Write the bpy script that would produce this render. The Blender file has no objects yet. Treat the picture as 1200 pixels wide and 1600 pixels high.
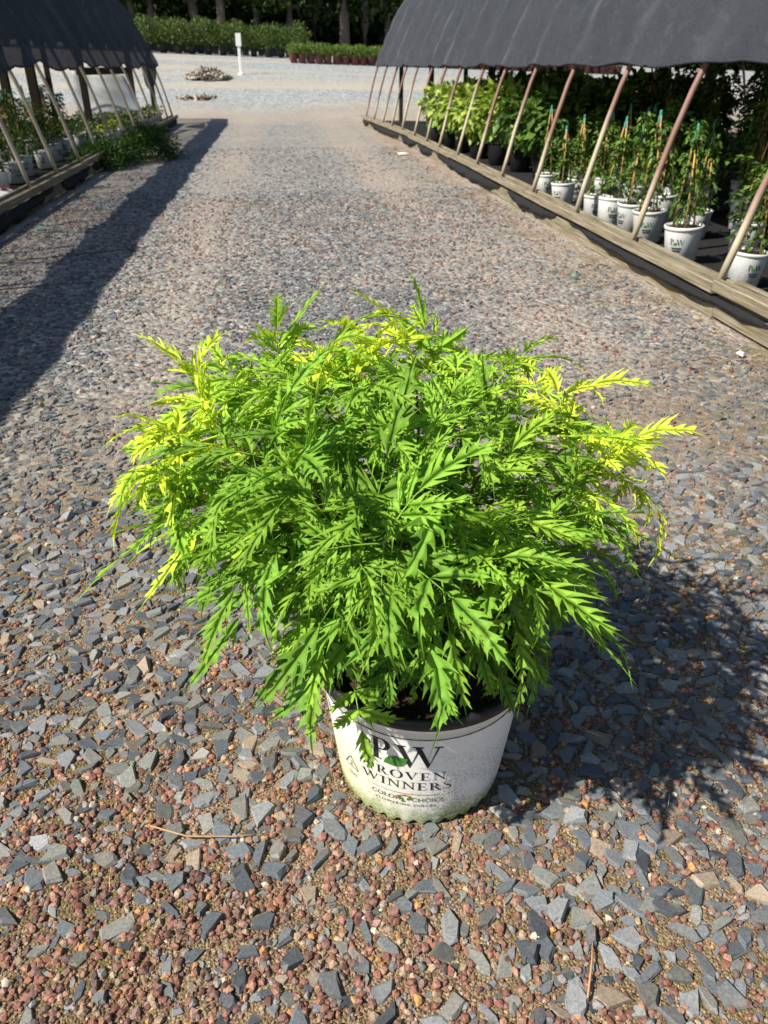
import bpy, bmesh, math, random
import numpy as np
from mathutils import Vector, Matrix

R_ = math.radians
rng = np.random.default_rng(7)
random.seed(7)
SC = bpy.context.scene
COL = SC.collection

# ------------------------------------------------------------------ camera, sky, sun, exposure
H = 1.23
cam = bpy.data.cameras.new("camera"); camo = bpy.data.objects.new("camera", cam); COL.objects.link(camo)
cam.sensor_fit = 'VERTICAL'; cam.sensor_height = 36; cam.sensor_width = 27; cam.lens = 27
cam.clip_start = 0.02; cam.clip_end = 2000
PIT, YAW = R_(30.1), R_(7.3)
fwd = Vector((math.sin(YAW) * math.cos(PIT), math.cos(YAW) * math.cos(PIT), -math.sin(PIT)))
camo.location = (0, 0, H); camo.rotation_euler = fwd.to_track_quat('-Z', 'Y').to_euler()
cam.dof.use_dof = True; cam.dof.focus_distance = 1.32; cam.dof.aperture_fstop = 8.5
SC.camera = camo

SUN_EL, SUN_AZ = R_(47), R_(20)          # SUN_AZ: direction shadows fall, measured from +X toward +Y
w = bpy.data.worlds.new("World"); SC.world = w; w.use_nodes = True
sky = w.node_tree.nodes.new('ShaderNodeTexSky'); sky.sky_type = 'NISHITA'; sky.sun_disc = False
sky.sun_elevation = SUN_EL; sky.sun_rotation = R_(270) - SUN_AZ
sky.air_density = 1.0; sky.dust_density = 0.8; sky.ozone_density = 1.0
bg = w.node_tree.nodes['Background']; bg.inputs[1].default_value = 0.076
w.node_tree.links.new(sky.outputs[0], bg.inputs[0])
sl = bpy.data.lights.new("sun", 'SUN'); so = bpy.data.objects.new("sun", sl); COL.objects.link(so)
sl.energy = 5.0; sl.angle = R_(0.53); sl.color = (1.0, 0.93, 0.81)
sd = Vector((math.cos(SUN_EL) * math.cos(SUN_AZ), math.cos(SUN_EL) * math.sin(SUN_AZ), -math.sin(SUN_EL)))
so.rotation_euler = sd.to_track_quat('-Z', 'Y').to_euler(); so.location = (-6, 0, 9)
SC.view_settings.view_transform = 'Standard'; SC.view_settings.look = 'None'
SC.view_settings.exposure = 0.82; SC.view_settings.gamma = 1.0
SC.cycles.use_denoising = True; SC.cycles.max_bounces = 8; SC.cycles.transparent_max_bounces = 10
try: SC.cycles.denoiser = 'OPENIMAGEDENOISE'
except Exception: pass

# ------------------------------------------------------------------ materials
MATS = {}
class NT:
    def __init__(s, name):
        s.m = bpy.data.materials.new(name); s.m.use_nodes = True
        s.t = s.m.node_tree; s.n = s.t.nodes; s.l = s.t.links
        s.b = s.n['Principled BSDF']; s.o = s.n['Material Output']; MATS[name] = s.m
    def node(s, typ, **kw):
        x = s.n.new(typ)
        for k, v in kw.items(): setattr(x, k, v)
        return x
    def link(s, a, b): s.l.new(a, b)
    def set(s, **kw):
        for k, v in kw.items(): s.b.inputs[k.replace('_', ' ')].default_value = v
    def coord(s, kind='Object', scale=None):
        tc = s.node('ShaderNodeTexCoord')
        if scale is None: return tc.outputs[kind]
        mp = s.node('ShaderNodeMapping'); mp.inputs['Scale'].default_value = scale
        s.link(tc.outputs[kind], mp.inputs[0]); return mp.outputs[0]
    def noise(s, scale, detail=4, vec=None, rough=.55):
        x = s.node('ShaderNodeTexNoise'); x.inputs['Scale'].default_value = scale
        x.inputs['Detail'].default_value = detail; x.inputs['Roughness'].default_value = rough
        if vec is not None: s.link(vec, x.inputs['Vector'])
        return x.outputs['Fac']
    def vor(s, scale, vec=None, out='Color', feature='F1'):
        x = s.node('ShaderNodeTexVoronoi', feature=feature); x.inputs['Scale'].default_value = scale
        if vec is not None: s.link(vec, x.inputs['Vector'])
        return x.outputs[out]
    def ramp(s, fac, stops, interp='LINEAR'):
        x = s.node('ShaderNodeValToRGB'); x.color_ramp.interpolation = interp
        e = x.color_ramp.elements
        while len(e) < len(stops): e.new(0.5)
        for i, (p, c) in enumerate(stops):
            e[i].position = p; e[i].color = (c[0], c[1], c[2], 1) if hasattr(c, '__len__') else (c, c, c, 1)
        s.link(fac, x.inputs[0]); return x.outputs[0]
    def mix(s, fac, a, b, mode='MIX'):
        x = s.node('ShaderNodeMix', data_type='RGBA', blend_type=mode)
        for i, v in ((0, fac), (6, a), (7, b)):
            if hasattr(v, 'links'): s.link(v, x.inputs[i])
            elif i == 0: x.inputs[0].default_value = v
            else: x.inputs[i].default_value = (v[0], v[1], v[2], 1)
        return x.outputs[2]
    def math(s, op, a, b=0.0, c=None):
        x = s.node('ShaderNodeMath', operation=op)
        for i, v in enumerate((a, b) if c is None else (a, b, c)):
            if hasattr(v, 'links'): s.link(v, x.inputs[i])
            else: x.inputs[i].default_value = v
        return x.outputs[0]
    def sep(s, vec):
        x = s.node('ShaderNodeSeparateXYZ'); s.link(vec, x.inputs[0]); return x.outputs
    def attr(s, name, out='Color', typ='GEOMETRY'):
        x = s.node('ShaderNodeAttribute', attribute_name=name, attribute_type=typ); return x.outputs[out]
    def bump(s, h, strength=.5, dist=.01):
        x = s.node('ShaderNodeBump'); x.inputs['Strength'].default_value = strength
        x.inputs['Distance'].default_value = dist; s.link(h, x.inputs['Height']); s.link(x.outputs[0], s.b.inputs['Normal'])
    def col(s, c): s.link(c, s.b.inputs['Base Color'])

def simple(name, c, rough=.7, var=.25, scale=8, bump=0.0, spec=.3, metal=0):
    m = NT(name); f = m.noise(scale, 5, m.coord())
    m.col(m.mix(f, tuple(v * (1 - var) for v in c), tuple(min(1, v * (1 + var)) for v in c)))
    m.set(Roughness=rough, Specular_IOR_Level=spec, Metallic=metal)
    if bump: m.bump(m.noise(scale * 6, 4, m.coord()), bump, .004)
    return m.m

def leaf_mat(name, src, trans=.35, rough=.45, vein=False):
    m = NT(name)
    if src == 'object':
        oi = m.node('ShaderNodeObjectInfo'); c = oi.outputs['Color']
        hv = m.node('ShaderNodeHueSaturation'); m.link(c, hv.inputs['Color'])
        m.link(m.math('MULTIPLY_ADD', oi.outputs['Random'], .35, .83), hv.inputs['Value'])
        c = hv.outputs[0]
        nz = m.noise(40, 3, m.coord()); c = m.mix(m.math('MULTIPLY', nz, .35), c, m.mix(1, c, (.55, .62, .5), 'MULTIPLY'))
    else:
        c = m.attr('Col')
    if vein:
        v = m.sep(m.attr('vein', 'Vector'))
        k = m.ramp(v[0], [(.80, 0), (.97, 1)])
        c = m.mix(m.math('MULTIPLY', k, .45), c, m.mix(1, c, (1.45, 1.35, 1.9), 'MULTIPLY'))
        m.bump(v[0], .35, .0015)
    m.col(c); m.set(Roughness=rough, Specular_IOR_Level=.22)
    tr = m.node('ShaderNodeBsdfTranslucent'); m.link(m.mix(1, c, (1.15, 1.12, .6), 'MULTIPLY'), tr.inputs[0])
    mx = m.node('ShaderNodeMixShader'); mx.inputs[0].default_value = trans
    m.link(m.b.outputs[0], mx.inputs[1]); m.link(tr.outputs[0], mx.inputs[2]); m.link(mx.outputs[0], m.o.inputs[0])
    return m.m

leaf_mat('hero_leaf', 'object', .36, .55, True)
leaf_mat('hero_leaf_mass', 'attr', .36, .55, True)
leaf_mat('foliage', 'attr', .25, .45)
simple('stem_bark', (.10, .075, .045), .8, .4, 60, .4)
simple('soil', (.045, .030, .020), .95, .5, 50, .8)
simple('black_plastic', (.018, .018, .020), .42, .2, 20)
simple('red_plastic', (.11, .04, .034), .6, .3, 10)
simple('bamboo', (.42, .25, .085), .6, .3, 14, .2)
simple('teal_tie', (.01, .20, .17), .5, .15, 10)
simple('white_paint', (.78, .78, .76), .5, .08, 10)
def mk_sheet():
    m = NT('white_sheet'); c = m.mix(m.noise(2.5, 4, m.coord()), (.70, .74, .78), (.86, .88, .90)); m.col(c); m.set(Roughness=.45)
    tr = m.node('ShaderNodeBsdfTranslucent'); m.link(c, tr.inputs[0]); mx = m.node('ShaderNodeMixShader'); mx.inputs[0].default_value = .5
    m.link(m.b.outputs[0], mx.inputs[1]); m.link(tr.outputs[0], mx.inputs[2]); m.link(mx.outputs[0], m.o.inputs[0])
mk_sheet()
simple('dark_wood', (.035, .028, .018), .85, .4, 12, .4)
simple('tree_bark', (.13, .105, .085), .9, .4, 5, .6)
simple('paper', (.8, .78, .74), .7, .05, 10)
simple('dry_straw', (.36, .22, .12), .8, .3, 30)
simple('teal_plastic', (.05, .30, .24), .5, .1, 8)
simple('red_print', (.25, .03, .04), .6, .1, 8)
simple('ink_black', (.020, .020, .022), .6, .1, 30)
simple('ink_green', (.055, .20, .03), .55, .25, 40)
simple('ink_olive', (.10, .17, .05), .6, .2, 40)
simple('ink_brown', (.10, .055, .03), .6, .2, 40)
simple('ink_red', (.45, .03, .03), .6, .1, 40)
simple('ink_orange', (.55, .19, .02), .6, .1, 40)

def mk_timber():
    m = NT('timber'); co = m.coord('Object')
    mp = m.node('ShaderNodeMapping'); mp.inputs['Scale'].default_value = (42, 1.1, 42); m.link(co, mp.inputs[0])
    g = m.noise(2.2, 9, mp.outputs[0], .7); big = m.noise(2.5, 3, co)
    c = m.ramp(g, [(.28, (.045, .035, .024)), (.45, (.155, .13, .09)), (.58, (.27, .24, .18)), (.74, (.43, .40, .325))])
    c = m.mix(m.ramp(big, [(.45, 0), (.7, .55)]), c, (.16, .14, .06))
    m.col(c); m.set(Roughness=.85, Specular_IOR_Level=.2); m.bump(g, .5, .006)
mk_timber()

def mk_pipe():
    m = NT('pipe'); co = m.coord('Object'); z = m.sep(co)[2]
    n = m.noise(9, 5, co); oi = m.node('ShaderNodeObjectInfo')
    k = m.math('ADD', z, m.math('MULTIPLY_ADD', n, .5, m.math('MULTIPLY_ADD', oi.outputs['Random'], .55, -.5)))
    k = m.math('MULTIPLY', m.ramp(k, [(.55, 0), (.85, 1)]), m.sep(oi.outputs['Color'])[0])
    base = m.mix(n, (.33, .29, .20), (.55, .49, .36)); rust = m.mix(n, (.16, .088, .068), (.28, .165, .13))
    m.col(m.mix(k, base, rust)); m.set(Roughness=.6, Metallic=.15)
mk_pipe()

def mk_cloth(name, c, tr, hoops=None):
    m = NT(name); co = m.coord('Object')
    n = m.noise(1.6, 6, co); f = m.noise(14, 6, co, .7)
    mp = m.node('ShaderNodeMapping'); mp.inputs['Scale'].default_value = (9, 3, 3); m.link(co, mp.inputs[0])
    st = m.noise(2, 6, mp.outputs[0], .65)
    cc = m.mix(n, tuple(v * .7 for v in c), tuple(v * 1.3 for v in c))
    cc = m.mix(m.ramp(st, [(.55, 0), (.75, .5)]), cc, tuple(v * 1.9 for v in c))
    wear = m.attr('wear', 'Fac'); wn = m.math('MULTIPLY', wear, m.ramp(m.noise(5, 5, co), [(.3, .15), (.65, 1)]))
    cc = m.mix(wn, cc, tuple(min(.6, v * 2.3 + .015) for v in c))
    m.col(cc); m.set(Roughness=.75, Specular_IOR_Level=.08); m.bump(m.math('ADD', f, m.math('MULTIPLY', m.noise(3.5, 7, mp.outputs[0], .7), 2.0)), .6, .02)
    t = m.node('ShaderNodeBsdfTransparent'); mx = m.node('ShaderNodeMixShader')
    m.link(m.math('MULTIPLY', m.ramp(f, [(.3, .6), (.7, 1.15)]), tr), mx.inputs[0])
    m.link(m.b.outputs[0], mx.inputs[1]); m.link(t.outputs[0], mx.inputs[2]); m.link(mx.outputs[0], m.o.inputs[0])
mk_cloth('shade_cloth', (.040, .0445, .053), .05)
mk_cloth('thin_cloth', (.10, .11, .12), .55)
mk_cloth('ground_fabric', (.022, .022, .024), .0)

def mk_stone(name, src):
    m = NT(name); co = m.coord('Object')
    c = m.attr('Col') if src == 'attr' else m.node('ShaderNodeObjectInfo').outputs['Color']
    geo = m.node('ShaderNodeNewGeometry')
    n = m.noise(220, 5, geo.outputs['Position'], .65); n2 = m.noise(45, 4, geo.outputs['Position'])
    cc = m.mix(m.ramp(n, [(.3, 0), (.7, 1)]), m.mix(1, c, (.66, .66, .68), 'MULTIPLY'), m.mix(1, c, (1.35, 1.33, 1.28), 'MULTIPLY'))
    cc = m.mix(m.ramp(n2, [(.55, 0), (.8, .35)]), cc, (.24, .215, .175))
    m.col(cc); m.set(Roughness=.62, Specular_IOR_Level=.35); m.bump(n, .45, .0012)
mk_stone('stone', 'object'); mk_stone('gravel', 'attr')

def mk_ground():
    m = NT('ground'); co = m.coord('Object'); xyz = m.sep(co)
    warp = m.noise(.5, 4, co)
    # near soil
    n1 = m.noise(30, 6, co, .65); n2 = m.noise(3.2, 5, co)
    gv = m.sep(m.vor(330, co))[0]
    soil = m.ramp(n1, [(.28, (.05, .036, .022)), (.48, (.16, .115, .065)), (.68, (.36, .28, .17))])
    soil = m.mix(.55, soil, m.ramp(gv, [(0, (.05, .035, .022)), (.45, (.16, .10, .06)), (.8, (.30, .22, .14)), (1, (.5, .42, .3))]))
    moss = m.ramp(n2, [(.46, 0), (.60, .8)])
    soil = m.mix(m.math('MULTIPLY', moss, m.ramp(m.noise(60, 4, co), [(.35, 0), (.6, 1)])), soil, (.10, .085, .022))
    # gravel pattern
    cell = m.vor(34, co); dist = m.vor(34, co, 'Distance'); big = m.noise(.55, 5, co); fine = m.vor(90, co)
    cs = m.sep(cell)
    grey = m.ramp(cs[0], [(0, (.080, .086, .094)), (.35, (.17, .178, .187)), (.65, (.26, .262, .26)), (.85, (.32, .295, .255)), (1, (.46, .435, .39))])
    red = m.ramp(m.sep(fine)[0], [(0, (.18, .145, .12)), (.5, (.32, .27, .225)), (1, (.50, .445, .375))])
    # bare, redder wheel lanes and edges, by place and noise
    ax = m.math('ABSOLUTE', m.math('ADD', xyz[0], -.05))
    edge = m.ramp(m.math('DIVIDE', m.math('ADD', ax, m.math('MULTIPLY', warp, .9)), 3.2), [(.62, 0), (.80, 1)])
    def gau(x0, wd):
        d = m.math('DIVIDE', m.math('ADD', m.math('ADD', xyz[0], m.math('MULTIPLY_ADD', warp, .5, -.25)), -x0), wd); return m.math('POWER', 2.718, m.math('MULTIPLY', m.math('MULTIPLY', d, d), -1.0))
    trk = m.math('MULTIPLY', m.math('ADD', m.math('MULTIPLY', gau(-.65, .35), .75), gau(1.4, .45)), m.ramp(big, [(.35, .3), (.6, 1)]))
    lane = m.math('MAXIMUM', m.ramp(big, [(.50, 0), (.70, .35)]), m.math('MINIMUM', trk, .75))
    gr = m.mix(m.math('MAXIMUM', m.math('MULTIPLY', edge, .8), lane), grey, red)
    gr = m.mix(m.math('MULTIPLY', edge, m.ramp(m.noise(1.4, 5, co), [(.52, 0), (.66, .7)])), gr, (.12, .11, .035))
    # the lot: pale crushed stone with sandy tracks
    lotc = m.ramp(m.sep(m.vor(22, co))[0], [(0, (.13, .148, .155)), (.5, (.27, .292, .298)), (1, (.43, .44, .44))])
    mp = m.node('ShaderNodeMapping'); mp.inputs['Scale'].default_value = (.10, 1, 1); m.link(co, mp.inputs[0])
    tr = m.noise(.55, 5, mp.outputs[0], .6)
    lotc = m.mix(m.ramp(tr, [(.50, 0), (.60, .85)]), lotc, (.38, .34, .28))
    yy = m.math('ADD', xyz[1], m.math('MULTIPLY_ADD', warp, 5, -2.5))
    sandstrip = m.ramp(m.math('DIVIDE', yy, 60), [(.345, 0), (.375, .55), (.40, .5), (.43, 0)])
    k1 = m.ramp(m.math('DIVIDE', yy, 60), [(.030, 0), (.055, 1)])
    k2 = m.ramp(m.math('DIVIDE', yy, 60), [(.36, 0), (.44, 1)])
    c = m.mix(k2, gr, lotc); c = m.mix(sandstrip, c, m.mix(warp, (.25, .205, .165), (.40, .35, .29))); c = m.mix(k1, soil, c)
    m.col(c); m.set(Roughness=.9, Specular_IOR_Level=.15)
    h = m.math('ADD', m.math('MULTIPLY', m.math('MULTIPLY', dist, -1.0), k1), m.math('ADD', m.math('MULTIPLY', n1, .4), m.math('MULTIPLY', m.vor(200, co, 'Distance'), -.25)))
    m.bump(h, .9, .02)
mk_ground()

def mk_potwhite():
    m = NT('pot_white'); co = m.coord('Object'); xyz = m.sep(co); z = xyz[2]
    spk = m.noise(240, 5, co, .7); pat = m.noise(14, 5, co); pat2 = m.noise(7, 4, co)
    lowm = m.ramp(m.math('DIVIDE', z, .3), [(0, 1), (.45, .62), (.8, .18), (1, .05)])
    dirt = m.math('MULTIPLY', m.ramp(spk, [(.49, 0), (.56, 1)]), m.math('MULTIPLY', lowm, m.ramp(pat, [(.36, 0), (.62, 1)])))
    c = m.mix(m.math('MULTIPLY', dirt, .85), (.80, .80, .79), (.15, .12, .055))
    alg = m.math('MULTIPLY', m.ramp(m.math('ADD', m.math('DIVIDE', z, .3), m.math('MULTIPLY_ADD', m.noise(16, 5, co), -.36, .3)), [(.15, 1), (.22, .7), (.33, .0)]), 1)
    film = m.math('MULTIPLY', m.ramp(m.math('ADD', xyz[0], m.math('MULTIPLY_ADD', pat2, .16, .2)), [(.10, .75), (.27, 0)]), lowm)
    c = m.mix(film, c, (.58, .60, .24))
    c = m.mix(m.math('MULTIPLY', alg, m.ramp(m.noise(120, 4, co), [(.3, .35), (.6, 1)])), c, (.13, .24, .012))
    dots = m.ramp(m.noise(420, 2, co), [(.70, 0), (.74, 1)])
    c = m.mix(m.math('MULTIPLY', dots, .6), c, (.06, .05, .03))
    m.col(c); m.set(Roughness=.5, Specular_IOR_Level=.4); m.bump(pat, .1, .004)
mk_potwhite()
def mk_small():
    m = NT('small_pot_white'); co = m.coord(); oi = m.node('ShaderNodeObjectInfo'); n = m.noise(9, 5, co); z = m.sep(co)[2]
    c = m.mix(oi.outputs['Random'], (.50, .52, .52), (.72, .73, .72)); low = m.ramp(z, [(0, .8), (.16, .1)])
    c = m.mix(m.math('MULTIPLY', m.ramp(m.noise(60, 5, co, .7), [(.45, 0), (.6, .8)]), m.math('MAXIMUM', low, m.ramp(n, [(.5, 0), (.7, .6)]))), c, (.24, .22, .14))
    m.col(c); m.set(Roughness=.55)
mk_small()

# ------------------------------------------------------------------ mesh helpers
def link(o, parent=None):
    COL.objects.link(o)
    if parent is not None: o.parent = parent
    return o
def tag(o, label=None, cat=None, group=None, kind=None):
    for k, v in (('label', label), ('category', cat), ('group', group), ('kind', kind)):
        if v: o[k] = v
    return o
def empty(name, loc=(0, 0, 0), rz=0):
    o = bpy.data.objects.new(name, None); o.empty_display_size = .1
    o.location = loc; o.rotation_euler = (0, 0, rz); return link(o)
def np_mesh(name, V, T, mat, cols=None, smooth=False, vein=None):
    me = bpy.data.meshes.new(name); V = np.asarray(V, np.float32); T = np.asarray(T, np.int32)
    me.vertices.add(len(V)); me.vertices.foreach_set('co', V.ravel())
    me.loops.add(T.size); me.loops.foreach_set('vertex_index', T.ravel())
    me.polygons.add(len(T)); me.polygons.foreach_set('loop_start', np.arange(0, T.size, 3, dtype=np.int32))
    me.polygons.foreach_set('use_smooth', np.full(len(T), bool(smooth)))
    if cols is not None:
        a = me.attributes.new('Col', 'FLOAT_COLOR', 'POINT')
        cc = np.ones((len(V), 4), np.float32); cc[:, :3] = cols; a.data.foreach_set('color', cc.ravel())
    if vein is not None:
        a = me.attributes.new('vein', 'FLOAT', 'POINT'); a.data.foreach_set('value', np.asarray(vein, np.float32))
    me.update(calc_edges=True); me.materials.append(MATS[mat]); return me
def ob(name, me, parent=None, loc=None, rz=None):
    o = bpy.data.objects.new(name, me)
    if loc is not None: o.location = loc
    if rz is not None: o.rotation_euler = (0, 0, rz)
    return link(o, parent)
class MB:
    def __init__(s): s.v = []; s.f = []
    def sweep(s, pts, sec, up=(0, 0, 1), cap=True, scales=None):
        pts = [Vector(p) for p in pts]; n = len(sec); b = len(s.v)
        for i, p in enumerate(pts):
            t = (pts[min(i + 1, len(pts) - 1)] - pts[max(i - 1, 0)]).normalized()
            u = Vector(up); x = t.cross(u)
            if x.length < 1e-4: x = t.cross(Vector((1, 0, .01)))
            x.normalize(); y = x.cross(t); k = scales[i] if scales else 1
            s.v += [tuple(p + x * (a * k) + y * (c * k)) for a, c in sec]
        for i in range(len(pts) - 1):
            for j in range(n):
                j2 = (j + 1) % n; s.f.append((b + i * n + j, b + i * n + j2, b + (i + 1) * n + j2, b + (i + 1) * n + j))
        if cap:
            s.f.append(tuple(b + j for j in reversed(range(n)))); e = b + (len(pts) - 1) * n
            s.f.append(tuple(e + j for j in range(n)))
        return s
    def tube(s, pts, r, n=8, scales=None, cap=True):
        return s.sweep(pts, [(r * math.cos(2 * math.pi * j / n), r * math.sin(2 * math.pi * j / n)) for j in range(n)], cap=cap, scales=scales)
    def plank(s, a, b, wd, ht, ch=.006, up=(0, 0, 1), nseg=1, jit=0):
        a, b = Vector(a), Vector(b); hw, hh = wd / 2, ht / 2
        sec = [(-hw, -hh + ch), (-hw + ch, -hh), (hw - ch, -hh), (hw, -hh + ch), (hw, hh - ch), (hw - ch, hh), (-hw + ch, hh), (-hw, hh - ch)]
        pts = [a.lerp(b, i / nseg) + Vector((random.uniform(-jit, jit), 0, random.uniform(-jit, jit))) for i in range(nseg + 1)]
        return s.sweep(pts, sec, up)
    def lathe(s, prof, n=32, fn=None):
        b = len(s.v)
        for i, (r, z) in enumerate(prof):
            for j in range(n):
                a = 2 * math.pi * j / n; rr, zz = (r, z) if fn is None else fn(i, a, r, z)
                s.v.append((rr * math.cos(a), rr * math.sin(a), zz))
        for i in range(len(prof) - 1):
            for j in range(n):
                j2 = (j + 1) % n; s.f.append((b + i * n + j, b + i * n + j2, b + (i + 1) * n + j2, b + (i + 1) * n + j))
        return s
    def disc(s, r, z, n=32, dome=0):
        b = len(s.v); s.v.append((0, 0, z + dome))
        for j in range(n): s.v.append((r * math.cos(2 * math.pi * j / n), r * math.sin(2 * math.pi * j / n), z))
        for j in range(n): s.f.append((b, b + 1 + j, b + 1 + (j + 1) % n))
        return s
    def mesh(s, name, mat, smooth=True):
        me = bpy.data.meshes.new(name); me.from_pydata(s.v, [], s.f)
        me.polygons.foreach_set('use_smooth', [smooth] * len(me.polygons)); me.materials.append(MATS[mat]); me.update()
        return me
    def build(s, name, mat, parent=None, smooth=True, loc=None):
        return ob(name, s.mesh(name, mat, smooth), parent, loc)
def catmull(P, n):
    P = np.asarray(P, float); P = np.vstack([2 * P[0] - P[1], P, 2 * P[-1] - P[-2]]); out = []
    m = len(P) - 3; per = max(1, n // m)
    for i in range(m):
        p0, p1, p2, p3 = P[i:i + 4]
        for k in range(per):
            t = k / per; out.append(.5 * (2 * p1 + (p2 - p0) * t + (2 * p0 - 5 * p1 + 4 * p2 - p3) * t * t + (3 * p1 - p0 - 3 * p2 + p3) * t ** 3))
    out.append(P[-2]); return np.array(out)
def rand_rot(n, tilt, r=rng):
    """random yaw, then a random tilt of up to `tilt` radians"""
    a = r.uniform(0, 2 * np.pi, n); b = r.uniform(-tilt, tilt, n); c = r.uniform(-tilt, tilt, n)
    ca, sa, cb, sb, cc, sc = np.cos(a), np.sin(a), np.cos(b), np.sin(b), np.cos(c), np.sin(c)
    Z = np.zeros(n); O = np.ones(n)
    Rz = np.stack([ca, -sa, Z, sa, ca, Z, Z, Z, O], 1).reshape(n, 3, 3)
    Rx = np.stack([O, Z, Z, Z, cb, -sb, Z, sb, cb], 1).reshape(n, 3, 3)
    Ry = np.stack([cc, Z, sc, Z, O, Z, -sc, Z, cc], 1).reshape(n, 3, 3)
    return Rx @ Ry @ Rz
def scatter(tv, tt, Rm, S, P):
    S = np.asarray(S); S = S[:, None, None] if S.ndim == 1 else S[:, None, :]
    V = np.einsum('nij,nkj->nki', Rm, tv[None] * S) + P[:, None, :]
    T = tt[None] + (np.arange(len(P)) * len(tv))[:, None, None]
    return V.reshape(-1, 3), T.reshape(-1, 3)
def frames(D, N):
    """rotation matrices taking +Y to D and +Z near N"""
    D = D / np.linalg.norm(D, axis=1, keepdims=True)
    N = N - (N * D).sum(1, keepdims=True) * D; N /= np.linalg.norm(N, axis=1, keepdims=True) + 1e-9
    return np.stack([np.cross(D, N), D, N], 2)
LEAF_V = np.array([(0, 0, 0), (-.26, .40, .07), (.26, .40, .07), (0, .45, 0), (0, 1, -.10)], float)
LEAF_T = np.array([(0, 3, 1), (0, 2, 3), (1, 3, 4), (3, 2, 4)])
def foliage_mesh(name, P, size, cols, droop=.3, out=None, r=rng, wide=1.0, mat='foliage'):
    """a leaf on every point of P, turned outward and drooping"""
    n = len(P); c = P.mean(0); D = (P - c) if out is None else out
    D = D / (np.linalg.norm(D, axis=1, keepdims=True) + 1e-6) + r.normal(0, .55, (n, 3)); D[:, 2] -= droop
    N = r.normal(0, .45, (n, 3)); N[:, 2] += 1
    s = size * r.uniform(.65, 1.35, n); S = np.stack([s * wide, s, s], 1)
    V, T = scatter(LEAF_V, LEAF_T, frames(D, N), S, P)
    return np_mesh(name, V, T, mat, np.repeat(cols, len(LEAF_V), 0))
def shade_cols(n, a, b, r=rng, p=1.0):
    k = r.uniform(0, 1, (n, 1)) ** p; return np.array(a) * (1 - k) + np.array(b) * k

# ------------------------------------------------------------------ ground
PRY = [-60, 22, 24.5, 28, 32, 36, 42, 60, 110, 260]; PRZ = [0, 0, .16, .62, 1.10, 1.44, 1.72, 2.3, 4.0, 8.0]
def zt(x, y):
    z = np.interp(y, PRY, PRZ)
    k = np.clip((y - 25) / 12, 0, 1)
    return z - np.clip(x, -40, 40) * .035 * k
def grid_mesh(name, X, Y, mat, fz):
    XX, YY = np.meshgrid(X, Y); ZZ = fz(XX, YY); V = np.stack([XX, YY, ZZ], 2).reshape(-1, 3); nx = len(X)
    i = np.arange(len(Y) - 1)[:, None] * nx + np.arange(nx - 1)[None]; i = i.ravel()
    T = np.concatenate([np.stack([i, i + 1, i + nx + 1], 1), np.stack([i, i + nx + 1, i + nx], 1)])
    return np_mesh(name, V, T, mat, smooth=True)
def near_bump(x, y):
    b = .006 * np.sin(7.1 * x + 1.3) * np.sin(5.3 * y + .4) + .004 * np.sin(17 * x + 3 * y) * np.sin(13 * y - 2 * x)
    return b * np.clip((8 - np.abs(y)) / 4, 0, 1) * np.clip((2.4 - np.abs(x)) / .6, 0, 1)
gx = np.concatenate([np.linspace(-300, -8, 22)[:-1], np.linspace(-8, -2.4, 8)[:-1], np.linspace(-2.4, 2.4, 97), np.linspace(2.4, 8, 8)[1:], np.linspace(8, 300, 22)[1:]])
gy = np.concatenate([np.linspace(-60, -1, 8)[:-1], np.linspace(-1, 8, 160), np.linspace(8, 60, 80)[1:], np.linspace(60, 260, 16)[1:]])
ground = ob('ground', grid_mesh('ground', gx, gy, 'ground', lambda x, y: zt(x, y) + near_bump(x, y)))
tag(ground, kind='structure')

# stones -------------------------------------------------------------
def slate_template(seed):
    r = np.random.default_rng(seed); n = int(r.integers(6, 9)) if seed < 100 else 5; a = np.sort(r.uniform(0, 2 * np.pi, n) * .35 + np.arange(n) * 2 * np.pi / n)
    asp = r.uniform(.34, .72); rad = r.uniform(.86, 1.12, n)
    px, py = np.cos(a) * rad, np.sin(a) * rad * asp
    th = r.uniform(.17, .36); tilt = r.uniform(-.16, .16, 2); ins = r.uniform(.62, .92, n)
    low = np.stack([px * .96, py * .96, np.full(n, -th)], 1); mid = np.stack([px, py, th * .25 + r.uniform(-.08, .08, n)], 1)
    top = np.stack([px * ins, py * ins, th + tilt[0] * px + tilt[1] * py], 1)
    V = np.vstack([low, mid, top]); T = []
    for j in range(n):
        k = (j + 1) % n
        T += [(j, k, n + k), (j, n + k, n + j), (n + j, n + k, 2 * n + k), (n + j, 2 * n + k, 2 * n + j)]
    for j in range(1, n - 1): T.append((2 * n, 2 * n + j, 2 * n + j + 1))
    return V, np.array(T)
def pebble_template(seed):
    r = np.random.default_rng(seed); p = (1 + 5 ** .5) / 2
    V = np.array([(-1, p, 0), (1, p, 0), (-1, -p, 0), (1, -p, 0), (0, -1, p), (0, 1, p), (0, -1, -p), (0, 1, -p), (p, 0, -1), (p, 0, 1), (-p, 0, -1), (-p, 0, 1)], float) / 1.9
    T = np.array([(0, 11, 5), (0, 5, 1), (0, 1, 7), (0, 7, 10), (0, 10, 11), (1, 5, 9), (5, 11, 4), (11, 10, 2), (10, 7, 6), (7, 1, 8), (3, 9, 4), (3, 4, 2), (3, 2, 6), (3, 6, 8), (3, 8, 9), (4, 9, 5), (2, 4, 11), (6, 2, 10), (8, 6, 7), (9, 8, 1)])
    V = V * r.uniform(.75, 1.2, (12, 1)) * np.array([1, r.uniform(.65, .95), r.uniform(.5, .8)])
    return V, T
SL = [slate_template(i) for i in range(16)]; SLF = [slate_template(100 + i) for i in range(12)]; PB = [pebble_template(i) for i in range(10)]
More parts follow.
